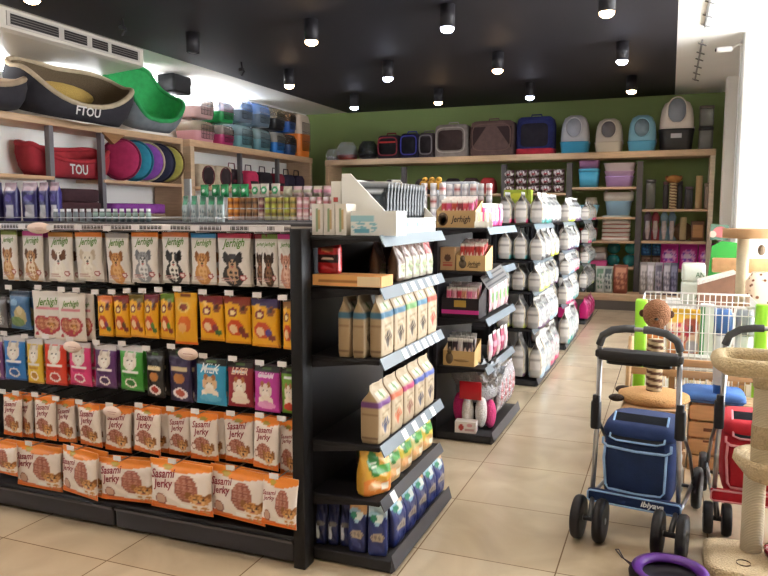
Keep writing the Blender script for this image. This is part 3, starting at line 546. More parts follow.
# bottom: plush gift bag
t=thing('gift_bag','crinkly silver-topped bag with red label holding pink and white plush toys','gift bag',(-1.19,4.74,.057)); t.scale=(1.0,1.0,1.1)
g=G()
for q,(rr,z0,zz) in enumerate(((.15,.2,.4),(.12,.22,.42),(.17,.24,.36))):
    vs=[];fs=[];n=48
    for j in range(7):
        for i in range(n):
            a_=2*PI*i/n; r_=rr*(.75+.3*j/6)*(1+.14*math.sin(11*a_+q*2+j)+.06*math.sin(23*a_+j*2)); vs.append((r_*math.cos(a_),r_*.85*math.sin(a_),z0+(zz-z0)*j/6+.018*math.sin(13*a_+q)*(j/6)))
    for j in range(6):
        for i in range(n): k=(i+1)%n; fs.append([j*n+i,j*n+k,j*n+n+k,j*n+n+i])
    g.add(vs,fs,'#c4c6cc','crinkle',True)
g.lathe([(.1,.16),(.14,.2),(.145,.26),(.12,.3),(.05,.31)],'#b9bcc4','crinkle',26,sx=1,sy=.9); obj('silver_wrap',g,t)
g=G(); g.box((.0,-.165,.25),(.15,.01,.11),'#c0202c','film',bev=.004); obj('label_card',g,t,label='red label card')
g=G(); g.ell((-.09,-.08,.12),(.05,.05,.1),'#d8307a','fur'); g.ell((-.03,-.11,.1),(.04,.045,.11),'#f2eeee','fur'); g.ell((.06,-.1,.11),(.04,.05,.1),'#f4f0f0','fur'); g.ell((.11,-.05,.09),(.04,.05,.09),'#e04a8a','fur'); g.ell((.03,0,.08),(.09,.08,.08),'#33282c','fur')
obj('plush_toys',g,t)
one('toy_box',pbox(.14,.08,.075,[('e',.3,.5,.12,.3,'#b83a3a'),('r',.5,.2,.9,.4,'#c8a0a0'),('e',.7,.7,.15,.15,'#d89aa0')],'#e9e0de'),'small white box with red figures at the foot of the second end display','box',(-1.21,4.555,.057),.1)
for i in range(4): one('treat_bag',pouch(.13,.3,.06,[('e',.5,.5,.35,.2,'#d8c4cc'),('n',.5,.4,.4,.3,22,'#b84a5a')],'#bdb8bf',nx=14,nz=18,fin='crinkle'),'clear and silver toy bag along the aisle edge by the gift bag, %s'%ORD[i],'toy bag',(-1.07,4.9+.13*i,.42),R90,group='toy bags by the gift bag')
# ============================================================ WHITE SACKS ON END DISPLAYS 3-5
acc=['#c8326a','#2f8a86','#3a3a42','#b8c83a','#5a3a6a','#8aa8c0']
def wsack(w,d,h,k): 
    a=acc[k%6]; return sack(w,h,d,[('r',0,.72,1,.9,'#3b3a3e' if k%2==0 else '#e9e9e9'),('e',.5,.5,.26,.16,a),('e',.5,.5,.17,.11,'#dfe0e2'),('n',.5,.3,.45,.2,28,'#82868c'),('n',.5,.7,.45,.2,19,'#8f8c88'),('r',.0,0,.05,.9,'#a08c68'),('r',.95,0,1,.9,'#a08c68'),('n',.5,.5,.5,.45,47,'#aeb2b4'),('g',.12,.03,8,k,a),('r',.2,.62,.8,.68,'#5c5c62')],'#c8c7c4',sh=.5,p=5,side='#a6a3a2',fin='film',nx=14,nz=18,sops=[('r',-1,.2,2,.6,'#cfcac6'),('r',-1,.3,2,.33,'#8a8684'),('r',-1,.42,2,.45,'#8a8684'),('r',-1,.7,2,1,'#3a3533')]).mesh('food_sack')
WS=[[wsack(.235,.13,h,k) for k in range(6)] for h in(.27,.27,.235,.29,.39)]
lv=('top','second','third','fourth','base'); un=('third','fourth','farthest')
for ui,(y0,y1) in enumerate(((6.2,7.25),(8.02,8.98),(10.0,11.0))):
    for li,z in enumerate((1.42,1.11,.84,.51,.08)):
        k0=(ui*2+li)%6; hot=(ui==2 and li==4)
        if hot: me=sack(.2,.3,.12,[('n',.5,.5,.4,.3,20,'#e04a9a'),('r',.2,.7,.8,.8,'#f0a0c8')],'#b81f6a',sh=.5,side='#a81a60').mesh('food_sack')
        for c,x in enumerate((-1.332,-1.196)):
            o=one('food_sack',me if hot else WS[li][k0],'%s sack on the %s shelf of the %s end display, %s column'%('magenta' if hot else 'grey-sided white',lv[li],un[ui],('inner','middle')[c]),'pet food sack',(x,y0+.12,z),R90+random.uniform(-.1,.1),group='sacks inside the %s end display'%un[ui])
        n=4
        for j in range(n):
            o=one('food_sack',me if hot else WS[li][(k0+j//2+c)%6],'%s sack on the %s shelf of the %s end display, %s along the aisle'%('magenta' if hot else 'white printed',lv[li],un[ui],ORD[j]),'pet food sack',(-1.058+(.015 if li==4 else .0),y0+.12+j*(y1-y0-.24)/(n-1),z),R90+random.uniform(-.1,.1),group='sacks on the %s end display'%un[ui]); o.rotation_euler[1]=random.uniform(-.05,.03); o.scale=(1,1,random.uniform(.9,1.0))
one('green_carton',pbox(.26,.1,.31,[('e',.5,.8,.3,.1,'#c8c83a')],'#96a42e','#8a982a'),'lime green carton standing on the third gondola','box',(-1.36,6.95,1.42))
# ============================================================ ON THE GONDOLA TOPS
def can(cols,r=.0295,h=.112): return G().lathe([(r-.003,0),(r,.003),(r,.012),(r,.035),(r,.06),(r,.09),(r,h-.004),(r-.003,h),(r-.004,h-.003),(0,h-.003)],'#c9c9cc','plastic',14,cols=[ '#b9b9bd','#c9c9cd',cols[0],cols[0],cols[1],cols[0],cols[0],'#d4d4d8','#b9b9bd','#c2c2c6']).mesh('food_can')
CK=[('orange','#d98a2a','#7a3a1a'),('brown','#9a6a3a','#4a2a1a'),('dark red','#7a3a3a','#d8c0a8'),('olive green','#a8a83a','#6a4a2a'),('yellow-brown','#b89a4a','#5a5a2a'),('pink','#c98a8a','#efe0dc'),('white and red','#e3d6d2','#b0484a'),('white','#e2dfe0','#b0a8b0')]
CM=[can(c[1:]) for c in CK]
xs0=at(230,224,6.25).x; xs1=at(346,224,6.25).x; n=19
for i in range(n):
    k=min(7,[0,0,1,1,1,2,3,3,4,3,4,5,5,6,5,6,6,7,7][i]); x=xs0+(xs1-xs0)*i/(n-1)
    for l in range(2):
        one('food_can',CM[k],'%s food can, %s layer of the two-high row, %s from the left'%(CK[k][0],('lower','upper')[l],ORD[i]),'can',(x,6.27,1.437+.1145*l),random.random()*6,group=CK[k][0]+' cans in the two-high row')
for i in range(9):
    x=at(424+i*9.2,224,6.3).x if i<3 else at(446+(i-3)*8,224,6.45).x
    for l in range(3):
        one('food_can',CM[7 if (i+l)%2 else 6],'white food can, tall white stack, %s column from the left, %s layer up'%(ORD[i],ORD[l]),'can',(x,6.3 if i<3 else 6.55,1.437+.1145*l),i+l,group='white cans in the tall stack')
one('clear_case',G().box((0,0,.19),(.42,.2,.38),'#c9ccd2','tint',bev=.01),'clear plastic case behind the tall stack of white cans','box',(at(455,224,6.95).x,7.0,1.437))
# second gondola top: jars, bottles, purple bags
JM=G().lathe([(.019,0),(.021,.004),(.021,.062),(.015,.07),(.017,.072),(.017,.09),(.0,.09)],'#8f979d','plastic',12,cols=['#8f979d','#9aa2a8','#848c94','#8a9298','#e9e9ec','#e9e9ec','#f0f0f2']).mesh('jar')
JM2=G().lathe([(.019,0),(.021,.004),(.021,.062),(.015,.07),(.017,.072),(.017,.09),(.0,.09)],'#2f4a55','plastic',12,cols=['#26343c','#2f4048','#9fb6ac','#26343c','#e9e9ec','#e9e9ec','#f0f0f2']).mesh('jar')
for i in range(15):
    q=at(58+i*6.6,222,4.62); one('vitamin_jar',JM if i<6 else JM2,'small %s white-capped jar in the row beside the purple bags, %s from left'%('grey' if i<6 else 'dark',ORD[i]),'jar',(q.x,4.6,1.437),i,group='small jars with white caps').scale=(1,1,1.15)
for i,(c,w) in enumerate((('#2a2262',.17),('#261f5c',.15),('#2a2262',.1),('#2f2768',.09))):
    q=at((17,33,44,52)[i],222,4.66); one('purple_food_bag',sack(w,.33,.07,[('r',.3,.1,.85,.42,'#c9c6cf'),('r',0,.8,1,1,'#9c8490'),('e',.5,.6,.3,.1,'#51459a')],c,sh=.72,p=5),['wide purple bag with white label, left','wide purple bag with white label, second','narrow purple bag, third','narrow purple bag at the right end of its group'][i],'pet food bag',(q.x,4.62+.03*i,1.437),(-.15,.1,0,.1)[i],group='purple bags over the dog treats')
q=at(3,222,4.66); one('purple_food_bag',sack(.13,.33,.07,[('e',.5,.7,.3,.2,'#d9937a'),('r',.2,.1,.6,.4,'#8a86a0')],'#2c2558',sh=.5,p=4),'dark purple bag with orange picture at the left edge of the photo','pet food bag',(q.x,4.6,1.437),.2)
bt=sack(.055,.2,.045,[('r',0,.68,1,1,'#1f6a48'),('e',.5,.72,.4,.05,'#2f8a5c'),('e',.5,.35,.35,.14,'#cfd8d6'),('n',.5,.3,.4,.25,18,'#7a8f92')],'#a9b6b8',sh=.5,p=4,nx=10,nz=16).mesh('bottle')
for i in range(5): q=at(188+i*8.6,222,4.62); one('green_topped_pouch',bt,'slim silver pouch with dark green top on the second gondola, %s from the left'%ORD[i],'pet food pouch',(q.x,4.6,1.437),.1*i-.2,group='green-topped silver pouches')
for i in range(8):
    q=at(205+i*10,200,6.27); one('green_food_bag',pouch(.092,.13,.06,[('e',.5,.5,.4,.3,'#2f9a5c'),('e',.5,.5,.2,.15,'#dfe8e0')],'#1e7a44' if i<5 else '#c9bcb0',nx=12,nz=12),'%s bag lying on top behind the cans, %s from the left'%('shiny green' if i<5 else 'pale',ORD[i]),'pet food bag',(q.x,6.27+.02*(i%2),1.437+.232+.13),.1,group='green bags behind the cans')
for i in range(6):
    q=at(288+i*10,192,6.27); one('wrapped_roll',pouch(.095,.1,.08,[('r',0,.4,1,.6,'#c98a9a' if i>2 else '#a8a48a')],('#b8b09a','#c0a0a0','#c9b4b4')[i%3],nx=10,nz=10),'pale plastic-wrapped pack on the can row, %s from the left'%ORD[i],'pack',(q.x,6.27,1.437+.232+.1),0,group='wrapped packs over the cans')
for i in range(6): one('plush_chew',G().ell((0,0,.05),(.045,.045,.05),'#b8862f','fur').ell((.01,0,.1),(.03,.03,.03),'#c9963a','fur'),'golden brown chew toy heaped beside the white cans, %s'%ORD[i],'toy',(at(424+(i%3)*7,185,6.9).x,6.9,1.437+.30+.08*(i//3)-(.0)),0,group='golden chew toys') if i<3 else None
# ============================================================ LEFT WALL SHELVING
WD='#c9a480'; WX=-6.45
def board(t,c,d,nm='board',col=WD): return obj(nm,G().box(c,d,col,'wood',bev=.006),t)
t=thing('shelving_unit','light wood wall shelving with pet beds on the left wall','shelf',(0,0,0))
board(t,(-6.7,6.6,2.52),(.5,3.95,.08)); 
for y0,y1 in((4.62,6.25),(7.02,8.55)): board(t,(-6.68,(y0+y1)/2,1.90),(.46,y1-y0,.04))
board(t,(-6.68,6.6,1.3),(.46,3.9,.04)); obj('side_panel',G().box((-6.7,8.56,1.26),(.48,.05,2.44),'#c0a283','wood'),t)
for y in(6.24,7.03): obj('upright',G().box((-6.5,y,1.24),(.07,.06,2.48),'#6f6b6f','plastic'),t)
obj('shelf_prop',G().add([(-6.44,7.0,2.49),(-6.44,7.4,2.49),(-6.44,7.2,2.36),(-6.5,7.0,2.49),(-6.5,7.4,2.49),(-6.5,7.2,2.36)],[[0,2,1],[3,4,5],[0,3,5,2],[1,2,5,4]],'#8a5f3a','wood'),t)
t=thing('shelving_unit','light wood wall shelving with pet carriers on the left wall','shelf',(0,0,0))
board(t,(-6.7,10.66,2.52),(.5,3.85,.1)); board(t,(-6.68,10.66,1.88),(.46,3.8,.04)); board(t,(-6.68,10.66,1.25),(.46,3.8,.04))
obj('side_panel',G().box((-6.7,8.79,1.24),(.5,.09,2.46),'#c9ad8d','wood'),t); obj('side_panel',G().box((-6.7,12.5,1.24),(.5,.1,2.46),'#b99a7a','wood'),t)
for y in(10.1,11.3): obj('upright',G().box((-6.5,y,1.24),(.06,.06,2.46),'#5a565a','plastic'),t)
g=pbox(.5,.04,2.0,[('n',.5,.5,.5,.5,30,'#9fb6d0'),('n',.5,.5,.5,.5,71,'#6a8fc0')],'#e0e6ec','#e0e6ec',nx=20,nz=60); one('printed_roll',g,'tall white and blue printed banner between the two left wall shelves','banner',(-6.66,8.68,.0),R90*0+.0)
# pet beds
def bed(name,label,loc,rz,W,D,Hh,outer,inner,rim,rot=(0,0),dip=.55,txt=None,cush=None,kick=0,p=3):
    t=thing(name,label,'pet bed',loc,rz); t.rotation_euler=(rot[0],rot[1],rz)
    n=44; vs=[];fs=[];vi=[];fi=[]; rp=[]
    def top(a): return Hh*(1-dip*max(0,math.cos(a+PI/2))**2*1.0+kick*max(0,-math.cos(a+PI/2))**3+.12*abs(math.sin(2*a)))
    for k in range(n):
        a=2*PI*k/n; ca=math.copysign(abs(math.cos(a))**(2/p),math.cos(a)); sa=math.copysign(abs(math.sin(a))**(2/p),math.sin(a)); h=top(a)
        for f,z in((.84,0),(.96,.3),(1.02,.7),(1,1)): vs.append((ca*W/2*f,sa*D/2*f,z*h))
        for f,z in((.93,1),(.88,.7),(.8,.35),(.6,.28),(0,.28)): vi.append((ca*W/2*f,sa*D/2*f,(z*h if z>.3 else .26*Hh)))
        rp.append((ca*W/2*.97,sa*D/2*.97,h))
    for k in range(n):
        j=(k+1)%n
        for q in range(3): fs.append([k*4+q,j*4+q,j*4+q+1,k*4+q+1])
        for q in range(4): fi.append([k*5+q,j*5+q,j*5+q+1,k*5+q+1])
    fs.append([k*4 for k in range(n)][::-1])
    obj('outer_wall',G().add(vs,fs,outer,'cloth',True),t); obj('inner_lining',G().add(vi,fi,inner,'fur' if cush else 'cloth',True),t)
    obj('rim',G().tube(rp,.03,rim,'cloth',8,True),t,label='padded rim')
    if cush: obj('fleece_patch',G().ell((0,D*.25,Hh*.55),(W*.3,D*.1,Hh*.28),cush,'fur'),t)
    if txt: obj('lettering',lettering(txt,'#cfc9c4',.0,Hh*.28,.28,lambda X,Z:-D/2*1.03-.012,shear=0,asp=1.2),t)
    return t
bed('pet_bed','big black pet bed with cream rim and golden fleece on the top shelf',(-6.46,6.48,2.60),R90-.3,1.36,.85,.44,'#29262c','#6b5a44','#b9a78c',dip=.6,txt='FTOU',cush='#c9a75a',kick=.15,rot=(.22,.06))
bed('pet_bed','black pet bed with fawn fleece lining at the left end of the top shelf',(-6.5,5.3,2.57),R90-.2,.95,.75,.3,'#2d2a30','#b89a72','#a08a72',dip=.4)
bed('pet_bed','emerald green pet bed with grey outside, above the round cushions',(-6.60,7.80,2.70),R90-.1,.98,.8,.42,'#6d7276','#2f9e56','#2a9450',dip=.6,kick=.5,p=4,rot=(.42,.0))
bed('pet_bed','red pet bed on the middle left wall shelf under the black bed',(-6.76,6.72,1.93),R90-.0,1.26,.38,.34,'#9c2430','#b03038','#a82832',dip=.45,txt='TOU',p=4)
one('dark_cushion',G().rbx((0,0,0),(.68,.45,.32),'#4a2a30','cloth').rbx((0.02,0,.32),(.6,.42,.15),'#40242a','cloth'),'folded maroon-brown cushion under the red pet bed','cushion',(-6.5,6.85,1.55),R90).location=(-6.64,6.64,1.322)
one('purple_cushion',G().rbx((0,0,0),(1.05,.4,.13),'#8a3f9a','cloth',p=3),'flat purple cushion with tan underside under the round cushions','cushion',(-6.68,7.8,1.505),R90)
one('folded_cushion',G().rbx((0,0,0),(1.05,.42,.18),'#8f7a6a','cloth',p=3),'flat tan cushion beneath the purple one','cushion',(-6.68,7.8,1.322),R90)
for i,(y,c,e,lab) in enumerate(((7.46,'#b02a5c','#8a2048','crimson'),(7.70,'#2a86a0','#1f6a80','teal'),(7.93,'#8a4aa8','#c9b89a','purple'),(8.15,'#2b2c46','#22233a','navy'),(8.36,'#a8a04f','#6a4f34','olive green'))):
    t=thing('round_cushion','%s round pet cushion standing on edge, %s of five'%(lab,ORD[i]),'cushion',(-6.58,y,2.195),group='round cushions on edge')
    pr=[(.0,-.06),(.15,-.055),(.22,-.04),(.25,0),(.22,.04),(.15,.055),(0,.06)]
    t.rotation_euler=(0,0,.35)
    obj('cushion_body',G().lathe(pr,c,'cloth',30,axis='y'),t); obj('edge_piping',G().tube([(.258*math.cos(a*PI/15),0,.258*math.sin(a*PI/15)) for a in range(30)],.014,e,'cloth',6,True),t)
# carriers on unit 2 top
def crate(label,y,z,w,h,base,top,d=.44,split=.5,fin='tint',x=-6.7,group='plastic pet crates on the left wall'):
    t=thing('pet_crate',label,'pet carrier',(x,y,z),R90,group)
    obj('crate_base',G().rbx((0,0,0),(w,d,h*split),base,'plastic',prof=[(.86,0),(.9,.05),(1,.97),(1,1)]),t)
    obj('crate_lid',G().rbx((0,0,h*split),(w,d,h*(1-split)),top,fin,prof=[(1,0),(.98,.6),(.86,.95),(.7,1)]),t)
    g=G(); 
    for i in range(9): g.tube([(-w*.3+w*.6*i/8,-d/2-.004,h*.15),(-w*.3+w*.6*i/8,-d/2-.004,h*.8)],.004,'#3a3a3e','metal',5)
    for i in range(4): g.tube([(-w*.3,-d/2-.004,h*(.15+.65*i/3)),(w*.3,-d/2-.004,h*(.15+.65*i/3))],.004,'#3a3a3e','metal',5)
    obj('wire_door',g,t); obj('handle',G().tube([(-.08,0,h),(-.07,0,h+.03),(.07,0,h+.03),(.08,0,h)],.01,'#55555a',n=6),t)
    return t
rows=[(9.05,.5,'#c98f96','#b8a08a','#cfa8a4','#b9a092','rose and tan'),(9.62,.42,'#b0346a','#a08a80','#2f9a56','#a88a8a','green over magenta'),(10.15,.5,'#6a9aa0','#93aab0','#6f7f90','#6a96d0','blue and slate'),(10.72,.5,'#5a8088','#8fa8ac','#6c7c8c','#6a90c8','blue-grey'),(11.25,.42,'#2a72c0','#c9c0b0','#262628','#8a7a5c','blue with cream lid'),(11.7,.36,'#27467a','#55564a','#2a5aa8','#8a6a4a','navy and tan')]
for y,w,b1,t1,b2,t2,nmz in rows:
    hh=.31 if y<10 else .37; crate(nmz+' pet crate, lower one of its stack',y+.17,2.572,w,hh,b1,t1); crate(nmz+' pet crate, upper one of its stack',y+.17,2.572+hh+.042,w,hh,b2,t2)
crate('tall orange pet crate with pale open-work lid at the end of the left wall',12.38,2.572,.5,.80,'#e87f30','#d8c4b0',split=.53,fin='plastic')
# under unit 2
for i,y in enumerate((9.12,9.58)):
    t=thing('soft_carrier','cream carrier with dark oval mesh door, %s of the pair'%('left','right')[i],'pet carrier',(-6.70,y+.12,1.902),R90,group='cream carriers with oval doors')
    obj('body',G().rbx((0,0,0),(.42,.4,.34),'#c3b29a','cloth',p=6),t); obj('mesh_door',G().lathe([(.0,-.004),(1,-.004),(1,.004),(0,.004)],'#33262a','cloth',24,(0,-.2,.17),axis='y',sx=.13,sy=.13,p=4),t); obj('door_piping',G().tube([(.15*math.cos(a*PI/12),-.205,.17+.145*math.sin(a*PI/12)) for a in range(24)],.01,'#6a2a34','cloth',6,True),t)
for i,(y,w,c,c2,lab) in enumerate(((10.0,.42,'#2a1a20','#6a2030','black quilted pet bag with maroon trim'),(10.5,.36,'#c8305a','#2a1a20','hot pink pet bag among the black ones'),(10.95,.42,'#241c20','#3a2a30','black pet bag with thin handles'),(11.4,.38,'#8a2438','#221a1e','dark red pet bag'),(11.8,.34,'#2a2438','#1f1a2a','navy pet bag right of the red one'),(12.2,.3,'#33283c','#1f1a26','dark violet pet bag at the corner'))):
    t=thing('soft_carrier',lab+' on the left wall shelf','pet carrier',(-6.74,y+.15,1.902),R90,group='soft pet bags on the left wall')
    obj('body',G().rbx((0,0,0),(w,.36,.32),c,'cloth',p=5,prof=[(.9,0),(1,.1),(.98,.8),(.8,1)]),t); obj('trim',G().rbx((0,-.005,.1),(w*.8,.37,.05),c2,'cloth',p=5),t); obj('handle',G().tube([(-.1,-.05,.3),(-.08,-.05,.42),(.08,-.05,.42),(.1,-.05,.3)],.01,c2,'cloth',6),t)
t=thing('loudspeaker','black wall speaker hanging above the green pet bed','speaker',(-6.75,8.82,3.36)); obj('cabinet',G().box((0,0,0),(.3,.42,.26),'#1d1c1f','black',bev=.03),t); obj('bracket',G().tube([(-.1,0,.12),(-.15,0,.22),(-.24,0,.24)],.015,'#444','metal'),t); obj('grille',G().box((.151,0,0),(.006,.36,.2),'#2b2a2d','cloth'),t)
# air conditioner under the ceiling
t=thing('air_conditioner','white ceiling air conditioner with dark louvre slots above the pet beds','air conditioner',(-6.5,6.3,3.28))
g=G(); g.add([(.42,-1.0,.02),(.42,1.05,.02),(.36,1.05,-.0),(.36,-1.0,-.0),(-.42,-1.0,-.06),(-.42,1.05,-.06),(.42,-1.0,.22),(.42,1.05,.22),(-.42,-1.0,.22),(-.42,1.05,.22)],[[0,1,7,6],[0,3,2,1],[3,4,5,2],[4,8,9,5],[6,7,9,8],[0,6,8,4,3],[1,2,5,9,7]],'#cfc6b9','plastic'); obj('housing',g,t)
g=G(); g.box((.424,.03,.12),(.012,1.9,.14),'#bdb4ab'); 
for y0,y1 in((-.88,-.28),(-.2,.12),(.2,.44),(.5,.94)):
    g.box((.431,(y0+y1)/2,.12),(.006,y1-y0,.1),'#2c2728','black')
    for z in(.095,.12,.145): g.box((.436,(y0+y1)/2,z),(.006,y1-y0,.007),'#6e6662')
obj('louvre',g,t)
one('duct_panel',G().box((0,0,0),(.86,1.6,.16),'#c4b8a8','plastic',bev=.01),'plain beige ceiling panel left of the air conditioner','duct',(-6.52,4.35,3.40))
# ============================================================ BACK WALL SHELVING
BY=12.3
t=thing('shelving_unit','long light wood back wall shelving with dark uprights below the green wall','shelf',(0,0,0))
zt=2.50; xl=-6.05; xr=at(716,155,BY).x
board(t,((xl+xr)/2,BY+.3,zt-.05),(xr-xl,.6,.1),col='#d2b391')
div=[at(p,200,BY).x for p in(403,503,568.5,639)]
for x in div: obj('upright',G().box((x,BY+.06,1.17),(.09,.07,2.34),'#504c4d','plastic'),t)
obj('side_panel',G().box((xr-.04,BY+.3,1.2),(.07,.58,2.4),'#d9c8b4','wood'),t); obj('side_panel',G().box((xl+.04,BY+.3,1.2),(.07,.58,2.4),'#b99a7a','wood'),t)
zl=lambda y,px=600:at(px,y,BY).z
def bsh(x0,x1,z): board(t,((x0+x1)/2,BY+.3,z-.02),(x1-x0,.58,.04),'shelf','#c7a88a')
B0,B1,C0,C1=div[2]+.05,div[3]-.05,div[3]+.05,xr-.08
for y in(187,217,241,267): bsh(B0,B1,zl(y))
for y in(209,241.5,270): bsh(C0,C1,zl(y,680))
for z in(1.85,1.3,.8): bsh(xl+.08,div[0]-.05,z); bsh(div[0]+.05,div[1]-.05,z); bsh(div[1]+.05,div[2]-.05,z)
obj('base_board',G().box(((xl+xr)/2,11.98,.2),(xr-xl,.5,.1),'#d0b090','wood',bev=.006),t); obj('kick_plate',G().box(((xl+xr)/2,11.98,.075),(xr-xl-.02,.44,.15),'#6a645f'),t)
ZT=zt
def soft(label,x,w,h,c,win,trim,d=.42,y=12.56,winfin='cloth',tri=0,grp='soft pet carriers on the back shelf'):
    t=thing('soft_carrier',label,'pet carrier',(x,y,ZT),0,grp)
    obj('body',G().rbx((0,0,0),(w,d,h),c,'cloth',p=6,prof=[(.94,0),(1,.06),(1,.8),(.93,.95),(.8,1)]),t)
    g=G(); z0,z1=h*.2,h*.82
    if tri:
        obj('mesh_window',G().prism([(-w*.12,z1),(-w*.44,z1),(-w*.44,z0)][::-1],-d/2-.008,-d/2,win,winfin),t); g.prism([(w*.12,z1),(w*.44,z1),(w*.44,z0)],-d/2-.008,-d/2,win,winfin)
    else: g.lathe([(.0,-.005),(1,-.005),(1,.003),(0,.003)],win,winfin,24,(0,-d/2,(z0+z1)/2),axis='y',sx=w*.36,sy=(z1-z0)/2,p=6)
    obj('mesh_window',g,t)
    obj('trim',G().tube([(math.copysign(abs(math.cos(a))**.45,math.cos(a))*w*.42,-d/2-.006,h*.52+math.copysign(abs(math.sin(a))**.45,math.sin(a))*h*.38) for a in [k*PI/14 for k in range(28)]],.011,trim,'cloth',6,True),t)
    obj('handle',G().tube([(-.1,0,h-.02),(-.08,0,h+.05),(.08,0,h+.05),(.1,0,h-.02)],.012,trim,'cloth',6),t); return t
def span(a,b): return (at(a,157,BY).x+at(b,157,BY).x)/2,(at(b,157,BY).x-at(a,157,BY).x)
for (a,b,hy,c,wn,tr,lab,tri) in ((375,398,132,'#241d24','#171418','#8a2a34','black soft carrier with a red strip on the back shelf',0),(398,417,131,'#20203a','#15151f','#4a4ab0','black and navy soft carrier with violet edge',0),(417,432,131,'#4a4248','#2a2428','#8f8a90','narrow grey carrier beside the big pale one',0),(432,467,123,'#8f8784','#3f2f2e','#b8b0aa','pale grey soft carrier with brown mesh window',0),(467,514,121,'#6a5350','#382628','#7c625c','brown carrier with two triangular mesh windows',1),(514,553,119,'#2a3270','#2a2733','#27306a','navy blue carrier with a red base',0)):
    x,w=span(a,b); h=zl(hy)-zl(157)+.02; s=soft(lab,x,w*.97,h,c,wn,tr,tri=tri)
    if 'red base' in lab: obj('red_base',G().rbx((0,-.01,0),(w*.99,.44,.1),'#b8283a','cloth',p=6),s)
    if 'red strip' in lab: obj('red_strip',G().box((0,-.217,h*.7),(w*.7,.01,.03),'#b83a34','cloth'),s)
def litter(label,a,b,hy,base,hood,door,split=.3,hf='plastic',cover='tint'):
    x,w=span(a,b); h=zl(hy)-zl(156)+.02; t=thing('litter_box',label,'litter box',(x,12.56,ZT),0,'hooded litter boxes on the back shelf')
    obj('tray',G().rbx((0,0,0),(w,.46,h*split),base,'plastic',p=5,prof=[(.84,0),(.88,.05),(.97,.9),(1,.93),(1,1)]),t)
    obj('hood',G().rbx((0,0,h*split),(w*.95,.44,h*(1-split)),hood,hf,p=4,prof=[(1,0),(.98,.35),(.9,.68),(.72,.9),(.4,1)]),t)
    g=G(); g.lathe([(.0,-.006),(1,-.006),(1,.03),(0,.03)],door,'plastic',24,(0,-.215,h*(split+.36)),axis='y',sx=w*.24,sy=h*.23,p=3.2); obj('door_flap',g,t)
    g=G(); g.tube([(w*.27*math.cos(a*PI/12),-.222,h*(split+.36)+h*.26*math.sin(a*PI/12)) for a in range(24)],.012,hood if hood!='#b9bcc8' else '#d0d3da','plastic',6,True); obj('door_rim',g,t)
    obj('latch',G().box((w*.47,-.1,h*split),(.03,.05,.05),'#d8d8d8'),t); return t
litter('white hooded litter box with light blue tray and pale flap',558,588,118,'#4aaede','#d3d4de','#b3b8ca')
litter('cream hooded litter box with round grey door',593,622,123,'#e6ddce','#d9d0c6','#77757c')
litter('light blue hooded litter box with grey door',626,656,121,'#62b4dc','#8cc4dc','#7c92a4',split=.28)
s=litter('large white hooded litter box with black base',657,694,108,'#1c2026','#e6ddd4','#8a93a0',split=.42); 
obj('label_sticker',G().box((0,-.235,.22),(.16,.006,.07),'#c9ccd2','paper'),s)
for i,(z,h,c) in enumerate(((ZT,.36,'#2a2c2e'),(ZT+.365,.32,'#6a625c'))):
    x,w=span(698,713); t=thing('food_container',('lower clear food container with black base','upper smoky food container, stacked')[i]+' at the right end of the back shelf','container',(x,12.56,z)); obj('container_body',G().rbx((0,0,0),(w,.24,h*.85),'#9a9c9c','tint'),t); obj('lid',G().rbx((0,0,h*.85),(w*1.02,.25,h*.13),c),t); obj('container_base',G().rbx((0,0,0.005),(w*.9,.2,h*.3),c),t)
for i,(a,b,hy,c,lab) in enumerate(((318,331,145,'#bfc2c4','tiny clear tank'),(331,352,138,'#a8443a','clear fish bowl with red lid bits'),(353,373,138,'#3a3a3e','dark tinted fish bowl'))):
    x,w=span(a,b); h=zl(hy)-zl(158)+.02; t=thing('fish_bowl',lab+' at the left end of the back shelf','fish bowl',(x if i else x+.05,12.56,ZT)); r=min(w/2,.22)
    obj('bowl',G().lathe([(r*.5,0),(r*.9,h*.15),(r,h*.45),(r*.85,h*.8),(r*.6,h*.95),(r*.62,h)],'#cfd6da' if i<2 else '#3a3c42','clear' if i<2 else 'tint',20),t); obj('bowl_base',G().lathe([(r*.55,.004),(r*.85,h*.12),(r*.9,h*.3),(0,h*.3)],c,n=20),t)
# -- bay B
YB=12.62
def bx(a,b): return (at(a,200,BY).x+at(b,200,BY).x)/2,(at(b,200,BY).x-at(a,200,BY).x)
z=zl(187)+.001; x,w=bx(576,597)
one('storage_tub',G().rbx((0,0,0),(w,.3,.26),'#4fb0da',p=6,prof=[(.86,0),(.98,1)]).rbx((0,0,.262),(w*1.02,.31,.05),'#5ab6de',p=6),'blue rectangular litter tray on the upper shelf','litter tray',(x,YB,z))
one('storage_tub',G().rbx((0,0,0),(w,.3,.13),'#b88ac0',p=6,prof=[(.9,0),(1,1)]),'lilac litter tray stacked on the blue one','litter tray',(x,YB,z+.315))
x,w=bx(601,634)
for i,(zz,h,c,l) in enumerate(((0,.18,'#b79ad8','violet'),(.182,.08,'#d8b8d4','pinkish'),(.264,.13,'#e6dcdc','white'))): one('litter_tray',G().rbx((0,0,0),(w*(.9+.05*i),.34,h),c,p=5,prof=[(.86,0),(.97,.9),(1,.93),(1,1)]),l+' litter tray in the stack of three on the upper shelf','litter tray',(x,YB,z+zz))
z=zl(217)+.001
t=thing('cat_toilet','white and pale blue cat toilet with tall arched rim','litter box',(x,YB,z)); obj('tray',G().rbx((0,0,0),(w*.85,.34,.26),'#9cc6e6',p=4,prof=[(.8,0),(.95,.95),(1,1)]),t); obj('rim',G().rbx((0,0,.262),(w*.95,.36,.14),'#e9e6e0',p=4,prof=[(.95,0),(1,1)]),t)
